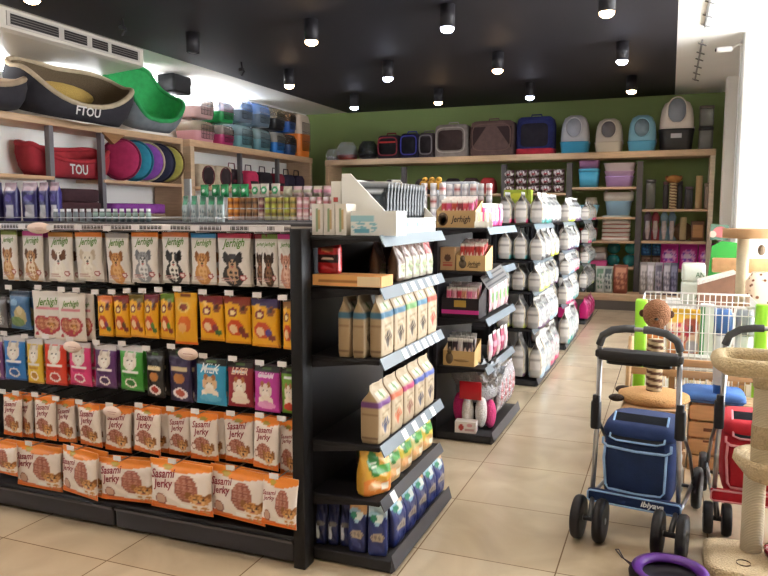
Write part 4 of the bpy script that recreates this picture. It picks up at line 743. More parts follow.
obj('handle',G().tube([(-w*.42,0,.4),(-w*.38,0,.44),(-w*.3,0,.455)],.02,'#e9e6e0',n=6).tube([(w*.42,0,.4),(w*.38,0,.44),(w*.3,0,.455)],.02,'#e9e6e0',n=6),t)
x,w=bx(576,598); t=thing('cat_toilet','blue-grey scoop-shaped tray beside the arched one','litter box',(x,YB,z)); obj('tray',G().rbx((0,0,0),(w,.3,.2),'#7fb4c8',p=3,prof=[(.7,0),(1,1)]),t); obj('rim',G().rbx((.04,0,.202),(w*.6,.3,.12),'#e6ded6',p=3,prof=[(1,0),(.8,1)]),t)
z=zl(241)+.001; x,w=bx(600,632)
for i in range(6): one('folded_mat',G().rbx((0,0,0),(w*.9,.34,.055),'#e3dad2' if i<5 else '#b8c4bc',p=8).rbx((0,0,.0555),(w*.86,.32,.012),'#c96a5a' if i<4 else '#a8b0aa',p=8),'white tray with red edge in the flat stack on the back shelf, layer %s up'%ORD[i],'litter tray',(x,YB,z+.07*i),group='flat stacked trays')
x,w=bx(577,597); one('litter_tray',G().rbx((0,0,0),(w,.34,.2),'#a8202c',p=5,prof=[(.85,0),(1,1)]),'dark red tray left of the flat stack','litter tray',(x,YB,z)); one('litter_tray',G().rbx((0,0,0),(w,.34,.14),'#23382f',p=5,prof=[(.85,0),(1,1)]).rbx((0,0,.142),(w*1.04,.35,.03),'#e0dad4',p=5),'dark green tray with white rim on the red one','litter tray',(x,YB,z+.21))
z=zl(267)+.001; x,w=bx(577,601)
t=thing('pink_case','pink frame-shaped case around white boxes','pet carrier',(x-.05,YB,z)); obj('case',G().box((-.2,0,.2),(.14,.34,.39),'#c9508f').box((.1,0,.05),(.5,.34,.09),'#cf5a96'),t)
one('white_box',G().rbx((0,0,0),(.44,.3,.12),'#d8d0d2',p=8).rbx((0,0,.125),(.42,.28,.09),'#c8b4a8',p=8),'low white box lying in the pink case','box',(x+.07,YB,z+.1))
for i in range(4): one('teal_ball_pack',G().ell((0,0,.1),(.11,.1,.1),('#2f8a8c','#3fa0a0')[i%2],'gloss').rbx((0,0,.16),(.08,.08,.035),'#bfe0de','gloss'),'teal wrapped toy pack heaped on the shelf, %s'%ORD[i],'toy',(at(618,267,BY).x+(0 if i!=3 else .02)+.26*(i%2)-.1,YB+.02*i,z+(0 if i<2 else .2)),group='teal toy packs')
z=.252
def back_bag(a,b,h,c,c2,lab,nm_='food_bag',Yq=11.95,z=.252,i=0): x,w=bx(a,b); return one(nm_,sack(w*.95,h,.16,[('n',.5,.5,.45,.4,18,c2),('r',.1,.75,.9,.88,c2)],c,sh=.5,p=4,nx=12,nz=16),lab,'pet food bag',(x,Yq,z),0)
back_bag(578,591,.5,'#3a4a3c','#5a6a54','dark green bag on the bottom back shelf'); back_bag(591,600,.45,'#2a3a34','#4a5a4c','second dark green bag on the bottom back shelf')
back_bag(600,609,.42,'#c9cfcc','#6a8f78','white and green bag on the bottom back shelf'); back_bag(608,617,.42,'#b8c0bc','#4a5a5c','pale grey bag on the bottom back shelf'); back_bag(617,632,.45,'#8a4a38','#c98a6a','russet printed bag on the bottom back shelf')
# -- bay C
z=zl(209,680)+.001
def jarx(a,b,h,c,lid,lab,fin='tint',nm_='food_container'):
    x,w=bx(a,b); w*=.85; h*=.88; t=thing(nm_,lab,'container',(x,YB,z)); obj('container_body',G().rbx((0,0,0),(w,.24,h*.88),c,fin),t); obj('lid',G().rbx((0,0,h*.882),(w*1.0,.25,h*.12),lid),t); return t
jarx(644,656,.54,'#77797a','#3a3a3c','clear food container with pale label on the right back shelf'); jarx(662,669,.5,'#2a2428','#5a3a3a','black box left of the spiral post','plastic'); jarx(676,683,.5,'#2a2a30','#3f3f46','black box right of the spiral post','plastic'); jarx(684,694,.4,'#33343a','#6a5a6a','low dark container beside the beige post','plastic'); jarx(704,713,.46,'#8a7a6c','#9a8a7c','brown patterned container at the right back corner','plastic')
def spiral(g,r,h,z0,ca,cb,turn=9,n=16,m=54,o=(0,0)):
    vs=[];cc=[];fs=[]
    for k in range(m+1):
        for i in range(n):
            a=2*PI*i/n; vs.append((o[0]+r*math.cos(a),o[1]+r*math.sin(a),z0+h*k/m)); cc.append(lin(ca if ((k/m*turn+i/n)%1)<.5 else cb))
    for k in range(m):
        for i in range(n): j=(i+1)%n; fs.append([k*n+i,k*n+j,k*n+n+j,k*n+n+i])
    fs+=[list(range(n))[::-1],[m*n+i for i in range(n)]]; return g.add(vs,fs,ca,'sisal',True,cc)
x,w=bx(669,677); t=thing('scratching_post','small striped scratching post with brown furry head on the back shelf','scratching post',(x,YB-.16,z)); obj('post',spiral(G(),.055,.42,0,'#e0c8a0','#6a4428'),t); obj('plush_head',G().ell((0,0,.47),(.11,.09,.07),'#9a6a34','fur').ell((-.1,0,.49),(.03,.03,.04),'#7a4f28','fur').ell((.1,0,.49),(.03,.03,.04),'#7a4f28','fur'),t)
x,w=bx(696,702); one('sisal_roll',G().cyl((0,0,.26),.05,.52,'#cdb083','sisal'),'plain beige sisal post on the right back shelf','scratching post',(x,YB-.1,z))
z=zl(241.5,680)+.001
for i,(a,c,lab) in enumerate(((644,'#7a6a74','grey-mauve'),(652,'#a8505a','red plaid'),(661,'#8ab0c0','pale blue'),(669,'#7f9fb8','blue-grey'))):
    x,_=bx(a,a+8); one('pet_garment',G().lathe([(.07,0),(.075,.1),(.045,.26),(.065,.38),(.03,.46),(0,.465)],c,'cloth',14,sy=.6).lathe([(0.02,0),(.04,.15),(.03,.3)],'#d8cfd0','cloth',10,o=(0,-.05,.02)),lab+' hanging pack with narrow waist on the right back shelf','pet clothing',(x,YB,z),group='packs with narrow waists')
x,w=bx(679,690); one('wheel_toy',G().lathe([(.0,-.05),(.15,-.05),(.15,.05),(0,.05)],'#6a5236','wood',22,(0,0,.15),axis='y').cyl((.0,-.08,.2),.05,.36,'#d2bd92','sisal'),'brown round toy with beige post through it','toy',(x,YB,z))
x,w=bx(691,708); t=thing('wooden_case','brown wooden framed case on the right back shelf','box',(x,YB,z)); obj('case_body',G().box((0,0,.16),(w*.8,.3,.32),'#6e4a30','wood',bev=.01),t); obj('case_front',G().box((0,-.155,.16),(w*.6,.01,.2),'#b08050','wood'),t)
z=zl(270,680)+.001
for i,(a,b) in enumerate(((642,653),(653,664),(664,674))): back_bag(a,b,.2,'#7a5a48','#a98a70','brown food pack under the blue ones, %s from the left'%ORD[i],Yq=YB,z=z); back_bag(a,b,.24,'#24588c','#4a9ad0','bright blue food pack, %s from the left on the right back shelf'%ORD[i],Yq=YB+.02,z=z+.205)
x,w=bx(675,706)
for i in range(3): one('pink_litter_bag',sack(.27,.42,.2,[('e',.5,.5,.38,.26,'#e8a0d8'),('n',.5,.5,.36,.24,20,'#8a4ac0'),('e',.45,.5,.2,.1,'#f0d8ee')],'#c8359a',sh=.45,p=4,nx=14,nz=18),'bright pink litter bag with violet swirl, %s of three'%ORD[i],'litter bag',(x-.27+.28*i,YB-.1,z),0,group='pink litter bags')
for i,a in enumerate((643,650,658,666,673)): back_bag(a,a+8,.5,('#9a9494','#b9b4ba','#a8a2b0','#8a8698','#5a5a78')[i],('#d8d0d0','#e6e2ea','#6a6478','#cfcbd8','#8a8aa8')[i],('taupe','silver','lavender grey','steel grey','slate blue')[i]+' bag on the bottom right back shelf')
# -- middle bays upper shelf
for i,(a,b,hy,c) in enumerate(((458,475,168,'#3a2a2c'),(476,492,165,'#a8343a'),(440,456,168,'#2a2428'),(410,425,168,'#332a28'),(345,372,166,'#2c2226'),(378,398,167,'#2a2024'))):
    x,w=bx(a,b); one('folded_garment',G().rbx((0,0,0),(w,.4,.28),c,'cloth',p=3,prof=[(.9,0),(1,.3),(.9,.8),(.6,1)]),('dark brown folded pet bed','red folded pet bed','black folded pet bed','umber folded pet bed','near-black folded bed at the left corner','dark folded bed next to the corner one')[i]+' under the long back shelf','pet bed',(x,YB,1.852))
for i in range(15):
    x=at(508+(i%5)*12.5+(i//5)*0,180,BY).x; one('bone_pack',pouch(.2,.125,.09,[('n',.5,.5,.45,.45,24,'#e6dfdf'),('e',.5,.4,.2,.12,'#8a2f38')],'#45262a',nx=14,nz=14),'dark maroon pack with white bone shapes in the heap under the long back shelf','treat packet',(x,12.36,1.852+.13+.13*(i//5)),random.uniform(-.06,.06),group='maroon bone packs in a heap')
# ============================================================ STROLLERS
def wheel(t,x,y,r=.095,w=.045):
    wh=obj('wheel',G().lathe([(r*.6,-w/2),(r*.93,-w/2),(r,-w*.25),(r,w*.25),(r*.93,w/2),(r*.6,w/2)],'#1d1c1f','black',26,(0,0,0),axis='x'),t,(x,y,r))
    g=G().lathe([(0,-w*.4),(r*.62,-w*.4),(r*.62,w*.4),(0,w*.4)],'#35343a','plastic',20,axis='x')
    for k in range(5): a=2*PI*k/5; g.box((0,math.cos(a)*r*.35,math.sin(a)*r*.35),(w*.95,.016,.016),'#4d4c52')
    g.cyl((0,0,0),.014,w*1.15,'#8a8a90','metal',axis='x'); obj('hub',g,wh); return wh
def stroller(label,loc,rz,fab,dark,pipe,txt=None,wy=-.32,wr=.1,ws=.05,scale=1):
    t=thing('pet_stroller',label,'pet stroller',loc,rz); HW=.185; t.scale=(scale,)*3
    for s in(-1,1):
        g=G().tube([(s*(HW+.005),-.21,.2),(s*HW,-.2,.4),(s*(HW-.01),-.215,.62),(s*(HW-.012),-.225,.88)],.0115,'#a9aaae','metal',10)
        obj('frame_tube',g,t)
        obj('frame_tube',G().tube([(s*(HW+.01),-.2,.17),(s*(HW+.012),.0,.15),(s*(HW+.01),.3,.14)],.01,'#8d8e92','metal',8).tube([(s*(HW-.0),-.21,.56),(s*(HW+.01),.1,.35),(s*(HW+.012),.3,.14)],.009,'#77787c','metal',8),t)
        obj('hinge',G().rbx((s*HW,-.212,.5),(.045,.05,.13),'#232327','black',p=3),t)
        obj('hinge',G().rbx((s*HW*.99,-.218,.61),(.034,.036,.05),'#2b2b30','black',p=3),t)
    # handle: arch of dark foam grip over a black console
    P=[(-HW+.012,-.225,.87),(-HW+.01,-.228,.90),(-HW+.025,-.232,.945),(-HW+.07,-.237,.975),(-.06,-.24,.985),(0,-.24,.985),(.06,-.24,.985),(HW-.07,-.237,.975),(HW-.025,-.232,.945),(HW-.01,-.228,.90),(HW-.012,-.225,.87)]
    h=obj('handle',G().tube(P,.010,'#9c9da3','metal',10),t)
    obj('foam_grip',G().tube(P[1:5]+[(-.02,-.24,.986)],.0175,'#4f5258','cloth',12),h); obj('foam_grip',G().tube([(.02,-.24,.986)]+P[6:10],.0175,'#4f5258','cloth',12),h)
    c=obj('console',G().rbx((0,-.215,.835),(2*HW-.02,.10,.045),'#232326','black',p=6).box((0,-.235,.862),(2*HW+.01,.03,.035),'#2d2d31','black',bev=.008).rbx((-.06,-.215,.818),(.16,.08,.02),'#1c1c1f','black',p=5).rbx((.08,-.215,.818),(.12,.08,.02),'#1c1c1f','black',p=5),t)
    b=obj('carrier_bag',G().rbx((0,-.01,.18),(2*HW-.055,.36,.28),fab,'cloth',p=7,prof=[(.93,0),(.97,.05),(1,.5),(1,.8),(.98,1)],n=40).rbx((0,-.01,.461),(2*HW-.04,.37,.065),fab,'cloth',p=5,prof=[(1.0,0),(1.02,.4),(.95,.85),(.8,1)],n=40),t)
    def edge(pts,r=.0065): return obj('piping',G().tube(pts,r,pipe,'cloth',6),b)
    yf=-.198
    edge([(-.14,yf,.43),(-.145,yf-.004,.36),(-.135,yf,.235),(-.12,yf,.215),(0,yf-.004,.208),(.11,yf,.215),(.125,yf,.235),(.13,yf,.41)])
    edge([(-.15,yf-.004,.46),(-.15,yf-.006,.435),(-.13,yf-.007,.42),(0,yf-.008,.412),(.13,yf-.007,.416),(.15,yf-.006,.43),(.15,yf-.004,.46)])
    obj('pocket_panel',G().box((0,yf-.001,.33),(.25,.006,.22),dark,'cloth',bev=.002),b)
    m=obj('mesh_window',G().add([(-.115,-.210,.462),(.115,-.210,.462),(.115,-.08,.555),(-.115,-.08,.555),(-.105,-.06,.48),(.105,-.06,.48)],[[0,1,2,3],[0,4,5,1],[3,2,5,4],[0,3,4],[1,5,2]],'#141a26','cloth'),b)
    obj('piping',G().tube([(-.12,-.08,.558),(-.12,-.207,.467),(-.09,-.214,.457),(.09,-.214,.457),(.12,-.207,.467),(.12,-.08,.558)],.005,pipe,'cloth',6),m)
    fb=obj('footrest_bar',G().rbx((0,-.225,.155),(2*HW+.045,.03,.055),fab,'cloth',p=8),t)
    obj('piping',G().tube([(-HW-.02,-.243,.165),(-HW-.01,-.243,.157),(HW+.01,-.243,.157),(HW+.02,-.243,.165),(HW+.02,-.243,.2),(HW+.01,-.243,.208),(-HW-.01,-.243,.208),(-HW-.02,-.243,.2)],.0045,pipe,'cloth',6,True),fb)
    if txt: obj('lettering',lettering(txt,'#e8ecf2',.085,.183,.1,lambda X,Z:-.246,shear=.25,bold=.03),fb)
    for s in(-1,1):
        obj('wheel_fork',G().tube([(s*HW,-.225,.17),(s*(HW-.01),wy,wr)],.012,'#77787c','metal').cyl((s*(HW-.01),wy,wr),.012,2*ws,'#2b2b2e','black',axis='x'),t)
        wheel(t,s*(HW-.01)-ws,wy,wr,.04); wheel(t,s*(HW-.01)+ws,wy,wr,.04)
        wheel(t,s*(HW+.03),.32,.105,.04)
    obj('axle',G().tube([(-HW-.03,.32,.105),(HW+.03,.32,.105)],.009,'#77787c','metal'),t)
    return t
stroller('navy blue pet stroller with light blue piping standing in the aisle',(-.075,3.62,0),-.14,'#152c5c','#122852','#8fb2dc','ibiyaya')
stroller('red pet stroller with pink piping half hidden behind the beige cat tree',(.435,3.86,0),-.0,'#c01f30','#b31c2c','#e29aa4',None,-.25,.075,.04)
# ============================================================ CAT TREE
CX,CY=.36,3.32
t=thing('cat_tree','tall beige plush cat tree in the right foreground','cat tree',(CX,CY,0))
BG='#cdb794'
obj('base_plate',G().rbx((.06,-.03,0),(.46,.34,.05),BG,'fur',p=5,n=48),t); 
obj('base_hole',G().cyl((-.02,-.1,.052),.028,.006,'#5a4636','fur'),t)
obj('post',G().cyl((.022,.05,.235),.045,.37,'#d8cbb0','sisal',28),t)
g=G(); n=28; pr=[(.05,.34),(.1,.36),(.155,.43),(.15,.46),(.12,.45),(.09,.42),(0,.40)]; g.lathe(pr,'#cbb490','fur',n,(.085,.05,.02)); obj('bowl_perch',g,t,label='scooped plush bowl perch')
obj('post',G().cyl((.05,.05,.615),.05,.40,'#d3c5a8','sisal',28),t)
obj('plush_collar',G().cyl((.05,.05,.56),.052,.1,'#b9a483','fur',28),t); obj('plush_collar',G().cyl((.05,.05,.80),.056,.06,'#b9a483','fur',28),t)
g=G().rbx((.09,.06,.83),(.44,.29,.03),'#d2bf9e','fur',p=5,n=48); obj('platform',g,t)
obj('platform_rim',G().tube([(.09+math.copysign(abs(math.cos(a))**.5,math.cos(a))*.23,.06+math.copysign(abs(math.sin(a))**.5,math.sin(a))*.15,.875) for a in [k*PI/20 for k in range(40)]],.033,'#c9b48e','fur',10,True),t,label='thick rolled plush rim')
t=thing('food_bowl','dark red oval bowl lying on the cat tree base','bowl',(CX+.15,CY-.02,.052)); obj('bowl_body',G().lathe([(.05,0),(.085,.02),(.09,.045),(.08,.045),(.05,.015),(0,.012)],'#6a1f26','gloss',26),t)
# purple round bed tub near the bottom edge
q=atz(668,566)
t=thing('round_toy_track','round purple and black cat toy ring on the floor','cat toy',(.055,3.02,0))
obj('ring_body',G().lathe([(.13,0),(.155,.01),(.16,.04),(.15,.06),(.14,.06),(.132,.03),(.05,.025),(0,.025)],'#1d1720','black',40),t)
obj('purple_rim',G().lathe([(.145,.061),(.148,.066),(.125,.072),(.11,.06),(.105,.045),(.13,.04),(.142,.05)],'#5b2a86','plastic',40),t)
obj('lettering',lettering('Roller','#b8b0c4',.0,0,.1,lambda X,Z:0,fin=None) if 0 else G().tube([(-.05+.01*i,-.04+.012*math.sin(i*1.7),.028) for i in range(11)],.0025,'#b9aec6','plastic',6),t)
g=G().tube([(-.15,.03,.05),(-.19,.05,.06),(-.215,.03,.10),(-.20,-.01,.12),(-.18,.0,.08),(-.155,.02,.05)],.003,'#3a2c34','plastic',6); obj('cord_loop',g,t)
# ============================================================ PEN, CRATES, DISPLAY
PY=5.0
def P5(px,py): return at(px,py,PY)
xl5=P5(642,293).x; xr5=P5(763,297).x; zt5=P5(700,303).z
t=thing('wire_pen','white wire pen with lime green corner posts','pet pen',((xl5+xr5)/2,PY,0)); hw=(xr5-xl5)/2
for s in(-1,1):
    for y in(0,): obj('corner_post',G().box((s*hw,y,zt5/2+.005),(.075,.075,zt5+.01),'#9be03a','plastic',bev=.015),t)
for side in range(4):
    g=G()
    if side<2:
        y=side*.75
        for i in range(1,19): x=-hw+2*hw*i/19; g.tube([(x,y,.05),(x,y,zt5-.02)],.0035,'#efefec','plastic',5)
        for z in(.05,.2,.35,.5,.62,.74,.86,.92,zt5-.02): g.tube([(-hw,y-.003,z),(hw,y-.003,z)],.0035,'#efefec','plastic',5)
    else:
        x=hw*(1 if side==2 else -1)
        for i in range(1,18): y=.75*i/18; g.tube([(x,y,.05),(x,y,zt5-.02)],.0035,'#efefec','plastic',5)
        for z in(.05,.2,.35,.5,.62,.74,.86,zt5-.02): g.tube([(x,0,z),(x,.75,z)],.0035,'#efefec','plastic',5)
    obj('wire_panel',g,t)
t=thing('wooden_stand','low slatted wooden stand inside the wire pen','wooden crate',((xl5+xr5)/2,PY+.38,0)); g=G()
for i in range(5): g.box((-.26+.13*i,0,.42),(.11,.6,.02),'#b58a5c','wood')
for s in(-1,1):
    for y in(-.27,.27): g.box((s*.27,y,.2),(.05,.05,.4),'#a87c50','wood')
obj('slats',g,t)
Y5=PY+.2; zs=.432
def on5(a,b,ytop): u=at(a,350,Y5); v=at(b,350,Y5); return (u.x+v.x)/2,v.x-u.x,at(a,ytop,Y5).z-zs
x,w,h=on5(666,700,309)
one('puppy_food_bag',sack(w,h,.14,[('r',0,.8,1,1,'#e8b83a'),('e',.7,.74,.24,.12,'#a84a2a'),('e',.7,.7,.1,.06,'#5a2418'),('n',.35,.62,.35,.16,30,'#c8284a'),('r',.1,.3,.9,.48,'#e0935c'),('e',.75,.42,.2,.1,'#b8b4bc'),('r',0,0,1,.12,'#d9781f')],'#efd0b4',sh=.6,p=5),'yellow and peach puppy food bag with brown dog face inside the pen','pet food bag',(x,Y5+.06,zs))
one('white_carton',pbox(.2,.12,.14,[('r',.1,.3,.9,.4,'#c9c9c9')],'#ecebe7','#e6e5e0'),'small white carton in front of the puppy food bag','box',(x+.06,Y5-.1,zs))
for i,(a,b,c,lab) in enumerate(((711,731,'#3f6aa8','white tub with blue lid inside the pen'),(734,752,'#8f9499','white tub with grey lid inside the pen'))):
    x,w,h=on5(a,b,308 if i==0 else 309); t=thing('food_tub',lab,'tub',(x,Y5,zs)); obj('tub_body',G().rbx((0,0,0),(w,w,h*.62),'#dcdfe2','plastic',p=3),t); obj('tub_lid',G().rbx((0,0,h*.622),(w*1.05,w*1.05,h*.37),c,'film',p=3,prof=[(1,0),(1,.7),(.8,1)]),t)
x,w,h=on5(700,711,304)
one('green_carton',pbox(w*1.2,.1,h,[('r',0,0,.3,1,'#3f8a4a')],'#dfe8dc','#e2e8e0'),'narrow green and white carton beside the blue-lidded tub','box',(x,Y5,zs))
x,w,h=on5(652,664,340); one('orange_bag',sack(.12,.3,.1,[('r',0,.5,1,.7,'#d9b03a')],'#c9783a',sh=.5),'small orange bag behind the striped post in the pen','pet food bag',(x-.03,Y5,zs))
# crates
def wcrate(label,x0,x1,y0,y1,z0,z1,n,nm='wooden_crate',c='#c2a078'):
    t=thing(nm,label,'wooden crate',((x0+x1)/2,(y0+y1)/2,z0)); W,D,Hh=x1-x0,y1-y0,z1-z0
    for y,s in((y0,-1),(y1,1)):
        g=G()
        for i in range(n): hh=Hh/n*.86; g.box((0,s*D/2,hh/2+i*Hh/n+.002),(W,.014,hh),c,'wood',bev=.002)
        obj('front_slats' if s<0 else 'rear_slats',g,t)
    for s in(-1,1):
        g=G()
        for i in range(n): hh=Hh/n*.86; g.box((s*(W/2-.007),0,hh/2+i*Hh/n+.002),(.014,D-.014,hh),c,'wood',bev=.002)
        g.box((s*(W/2-.03),-D/2+.02,Hh/2),(.03,.03,Hh),'#a87c50','wood'); obj('side_slats',g,t)
    g=G()
    for i in range(4): g.box((0,-D/2+.02+(D-.04)*(i+.5)/4,Hh-.008),(W-.03,(D-.04)/4*.9,.014),c,'wood')
    obj('top_boards',g,t)
    g=G(); 
    for k in(-1,0,1): g.box((k*W*.28,-D/2-.0085,Hh*.62),(.05,.002,.02),'#5a3a22','paper'); g.box((k*W*.28,-D/2-.0085,Hh*.45),(.05,.002,.012),'#5a3a22','paper')
    obj('burnt_print',g,t,label='dark stamped marks'); return t
CZ=.405
wcrate('brown slatted wooden crate under the tan paw cushion',-.22,.13,4.22,4.72,0,CZ,4)
wcrate('brown slatted wooden crate under the blue mat',.15,.62,4.49,4.77,0,CZ,4,c='#b8966e')
t=thing('wooden_rack','raised wooden slat rack standing behind the paw cushion','wooden crate',(.2,4.83,0)); g=G()
for z in(.5,.57): g.box((0,0,z),(.84,.02,.045),'#c49a6c','wood',bev=.003)
for x in(-.41,-.15,.15,.41): g.box((x,.02,.3),(.035,.03,.6),'#b88c5e','wood')
obj('slats',g,t)
obj('leaning_leg',G().tube([(-.43,.0,.0),(-.40,0,.72)],.018,'#d2ae80','wood',6),t)
one('spray_bottle',G().lathe([(.02,0),(.022,.01),(.022,.12),(.012,.15),(.012,.2),(0,.2)],'#c9ccc8','plastic',14),'slim pale bottle standing on the floor against the crates','bottle',(.10,4.12,0))
# dog head scratching post
q=at(655,405,4.42)
t=thing('scratching_post','striped sisal post with brown furry dog head on a tan paw-shaped cushion base','scratching post',(q.x-.01,4.42,CZ+.001))
obj('base_cushion',G().lathe([(.17,0),(.2,.025),(.195,.05),(.15,.065),(0,.07)],'#c99a64','fur',36,sx=1,sy=.85),t)
obj('paw',G().ell((-.2,-.1,.03),(.045,.03,.022),'#3a2a22','fur'),t); obj('paw',G().ell((-.17,.08,.04),(.05,.03,.025),'#3a2a22','fur'),t)
h1=at(657,340,4.42).z-CZ; obj('post',spiral(G(),.044,h1-.06,.062,'#dcc7a0','#5f3a24',turn=8),t)
hz=at(657,314,4.42).z-CZ
hd=obj('plush_head',G().ell((0,0,hz),(.078,.07,.086),'#98694a','fur',24,16).ell((0,-.045,hz-.03),(.04,.03,.032),'#996a48','fur'),t)
obj('ear',G().ell((-.078,0,hz-.0),(.018,.015,.022),'#4f3122','fur'),hd); obj('ear',G().ell((.078,0,hz+.0),(.018,.015,.022),'#4f3122','fur'),hd)
obj('nose',G().ell((0,-.076,hz-.022),(.012,.008,.008),'#1d1412','gloss'),hd)
# second head, sideways plush at the right of post
one('plush_toy',G().ell((0,0,.06),(.05,.05,.06),'#b98a68','fur').ell((0,-.01,.14),(.035,.035,.035),'#b98a68','fur'),'small fawn plush toy sitting on the rack behind the post','toy',(.12,4.98,.6)) if 0 else None
# blue mat and cup
a=at(681,402,4.6); b=at(745,402,4.6)
t=thing('blue_mat','blue denim cushion lying on the crates','cushion',((a.x+b.x)/2,4.62,CZ+.001)); obj('cushion_body',G().rbx((0,0,0),(b.x-a.x,.28,.055),'#3f68a8','cloth',p=7,prof=[(.94,0),(1,.3),(1,.7),(.92,1)],n=40),t); obj('piping',G().rbx((0,0,.012),((b.x-a.x)*1.015,.285,.01),'#27406f','cloth',p=7,n=40),t)
t=thing('treat_can','white cylinder tin with blue foot standing on the blue mat','tin',(at(719,400,4.55).x,4.55,CZ+.058)); obj('tin_body',G().lathe([(.0,0),(.036,0),(.037,.05),(.0375,.051),(.042,.17),(.042,.175),(0,.175)],'#b9c3c9','plastic',20,cols=['#2f62a8']*3+['#c3ccd0']*4),t)
# ============================================================ DISPLAY TABLE BY THE WINDOW
DY=6.7
t=thing('display_table','white low display table behind the pen carrying cat furniture','table',(.62,6.75,0)); obj('table_top',G().box((0,0,.70),(1.25,1.0,.04),'#efeeea','plastic',bev=.005),t)
for sx in(-1,1):
    for sy in(-1,1): obj('leg',G().box((sx*.58,sy*.44,.34),(.05,.05,.68),'#e4e3df'),t)
TZ=.721
def D(px,py,Y=DY): return at(px,py,Y)
a=D(680,296);b=D(705,296); w=b.x-a.x; 
for i,(y0,y1) in enumerate(((297,281),(280.5,263))):
    h=D(690,y1).z-D(690,y0).z; z0=TZ+(.0 if i==0 else hp+.002); hp=h+ (D(690,297).z-TZ if i==0 else 0)
    o=one('tissue_pack',G().rbx((0,0,0),(w*.95,.22,max(.1,h if i else hp)),'#dfe6d8','film',p=7,prof=[(.92,0),(1,.12),(1,.88),(.9,1)],n=36),['lower','upper'][i]+' white plastic-wrapped pack on the display table','wrapped pack',((a.x+b.x)/2,DY+.02,z0))
    obj('lettering',lettering('AN','#6a8a6a',w*.25,max(.1,h if i else hp)*.4,w*.35,lambda X,Z:-.112,shear=0,asp=1.2),o)
pz=D(718,240,7.0)
def poly(t_,nm_,pts,Y,th,col,fin): 
    P=[at(x,y,Y) for x,y in pts]; g=G(); g.prism([(p.x,p.z) for p in P][::-1],Y,Y+th,col,fin); return g
g=poly(None,'',[(707,282),(712,246),(722,241),(738,243),(742,262),(730,283)],7.2,.03,'#3fa84a','plastic'); o=one('green_board',g,'bright green panel leaning upright behind the white packs','panel'); 
g=poly(None,'',[(710,240),(711,224),(729,225),(728,240)],7.17,.02,'#5a7a68','paper'); P=at(719,232,7.17)
one('picture_pack',g.disc((P.x+.01,7.169,P.z),.06,.05,'#b86a6a').disc((P.x-.05,7.168,P.z-.02),.03,.03,'#d8c0b0'),'small dark green printed pack above the green panel','box')
one('panel_stand',G().box((P.x,7.14,(P.z-.08+TZ)/2),(.03,.03,P.z-.08-TZ),'#8d908c'),'thin grey stand holding the printed pack','stand') if 0 else None
# cat furniture on the table: post, wicker ring, tunnel
q=D(739,290); zt=D(739,240).z
t=thing('cat_tree','tan cat tree with sisal post and round top on the display table','cat tree',(q.x+.02,DY+.05,TZ)); 
obj('post',G().cyl((-.0,0,(zt-TZ)/2+.01),.048,zt-TZ,'#e0cfae','sisal',24),t)
dx=D(747,240).x-q.x; obj('round_top',G().lathe([(.0,0),(.2,0),(.205,.01),(.205,.07),(.2,.08),(0,.08)],'#c09468','sisal',36,(dx,0,zt-TZ+.015)),t)
obj('hanging_ball',G().ell((.13,-.08,zt-TZ-.08),(.03,.03,.045),'#8d7a66','fur'),t)
obj('base_plate',G().rbx((.0,0.04,0),(.28,.24,.03),'#b08a60','fur',p=6),t)
a=D(722,258,DY+.3);b=D(768,274,DY+.3); zc=(a.z+b.z)/2; r=(a.z-b.z)/2
t=thing('play_tunnel','tan plush play tunnel with dark brown end on the display table','cat tunnel',((a.x+b.x)/2,DY+.33,zc)); obj('tunnel_body',G().lathe([(r*.9,-.26),(r,-.25),(r,.25),(r*.9,.26),(r*.8,.24),(r*.8,-.24)],'#c89a6c','cloth',28,axis='x'),t,label='tan fabric tube'); obj('end_ring',G().lathe([(r*.85,.2),(r*1.04,.21),(r*1.04,.27),(r*.85,.28),(r*.82,.24),(r*.85,.2)],'#4a3024','fur',28,axis='x'),t)
obj('stand',G().box((-.1,0,-(zc-TZ)/2-r/2),(.05,.1,zc-TZ-r),'#b08a60','wood').box((.15,0,-(zc-TZ)/2-r/2),(.05,.1,zc-TZ-r),'#b08a60','wood'),t)
a=D(745,299,DY-.15);b=D(770,299,DY-.15); one('leopard_cushion',G().rbx((0,0,0),(.33,.26,D(755,272,DY-.15).z-TZ),'#e9dcc8','leopard',p=4,prof=[(.85,0),(1,.25),(1,.75),(.75,1)],n=36),'cream cushion with brown leopard spots at the right edge','cushion',(a.x+.16,DY-.2,TZ))
a=D(697,299,DY-.28);b=D(733,299,DY-.28)
t=thing('cat_box','brown angular cat box with white fluffy sloping top','cat bed',((a.x+b.x)/2,DY-.3,TZ)); w=b.x-a.x; h=D(715,284,DY-.28).z-TZ; h2=D(735,273,DY-.28).z-TZ
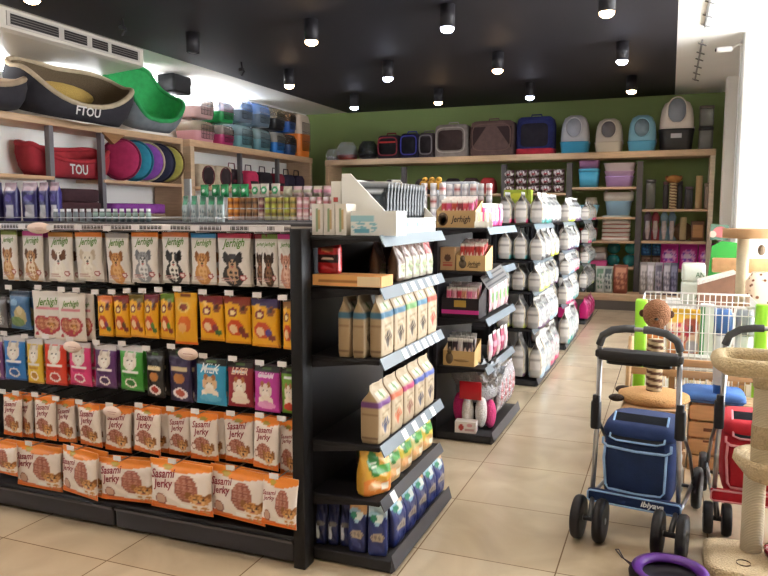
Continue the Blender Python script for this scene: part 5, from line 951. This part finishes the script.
obj('box_body',G().prism([(-w/2,0),(w/2,0),(w/2,h2),(-w/2,h)][::1],-.12,.12,'#8a6652','cloth'),t); obj('fleece_top',G().prism([(-w/2-.005,h),(w/2,h2),(w/2,h2+.02),(-w/2,h+.03)],-.12,.12,'#f0ebe4','fur'),t)
one('pale_carton',pbox(.3,.2,.16,[('r',.1,.2,.9,.5,'#d8d4d0')],'#f0efec','#ecebe8'),'plain white carton at the right end under the round top','box',(D(757,250,7.1).x,7.1,TZ+.0)) if 0 else None
# security camera and ceiling cable
q=at(741,38,9.0); t=thing('security_camera','small white bullet camera on a bracket at the white column','camera',(.69,9.2,3.33)); 
obj('camera_body',G().lathe([(.02,-.1),(.032,-.09),(.032,.05),(.02,.07)],'#e9e9e6','plastic',16,axis='x',o=(-.17,0,.02)).ell((-.275,0,.02),(.012,.022,.022),'#2a2a2e','gloss'),t); obj('bracket',G().tube([(-.1,0,.03),(-.05,0,.06),(.0,0,.06)],.012,'#deded9',n=8),t)
g=G().tube([(.0,0,0),(-.0,0,-.4),(-.02,0,-.5)],.006,'#cfcfca',n=6); obj('cable',G().tube([(-.012,-.02,.04),(-.014,-.02,-.6),(-.014,-.02,-2)],.006,'#cfcfca',n=6),t)
t=thing('ceiling_cable','thin grey cable tray with clips on the white ceiling','cable',(.27,0,3.485)); obj('tray',G().box((0,8.0,0),(.02,1.2,.03),'#8d8d8c').box((0.0,10.6,0),(.02,2.6,.03),'#8d8d8c'),t)
for y in(7.6,8.1,8.5,9.4,9.9,10.3,10.8,11.3,11.8): obj('clip',G().tube([(-.04,y,.0),(.05,y+.03,-.03)],.008,'#77777a',n=5),t)
for i,(x,y) in enumerate(((-5.3,6.1),(-5.35,8.4))):
    t=thing('ceiling_hook','small dark fitting dangling from the black ceiling, %s'%('nearer the viewer','farther back')[i],'fitting',(x,y,3.5)); obj('hook',G().tube([(0,0,0),(0,.02,-.08),(.03,.02,-.12),(.0,.0,-.18)],.012,'#1c1a1e','black',6).box((0,0,-.1),(.05,.05,.04),'#2a282c','black'),t)
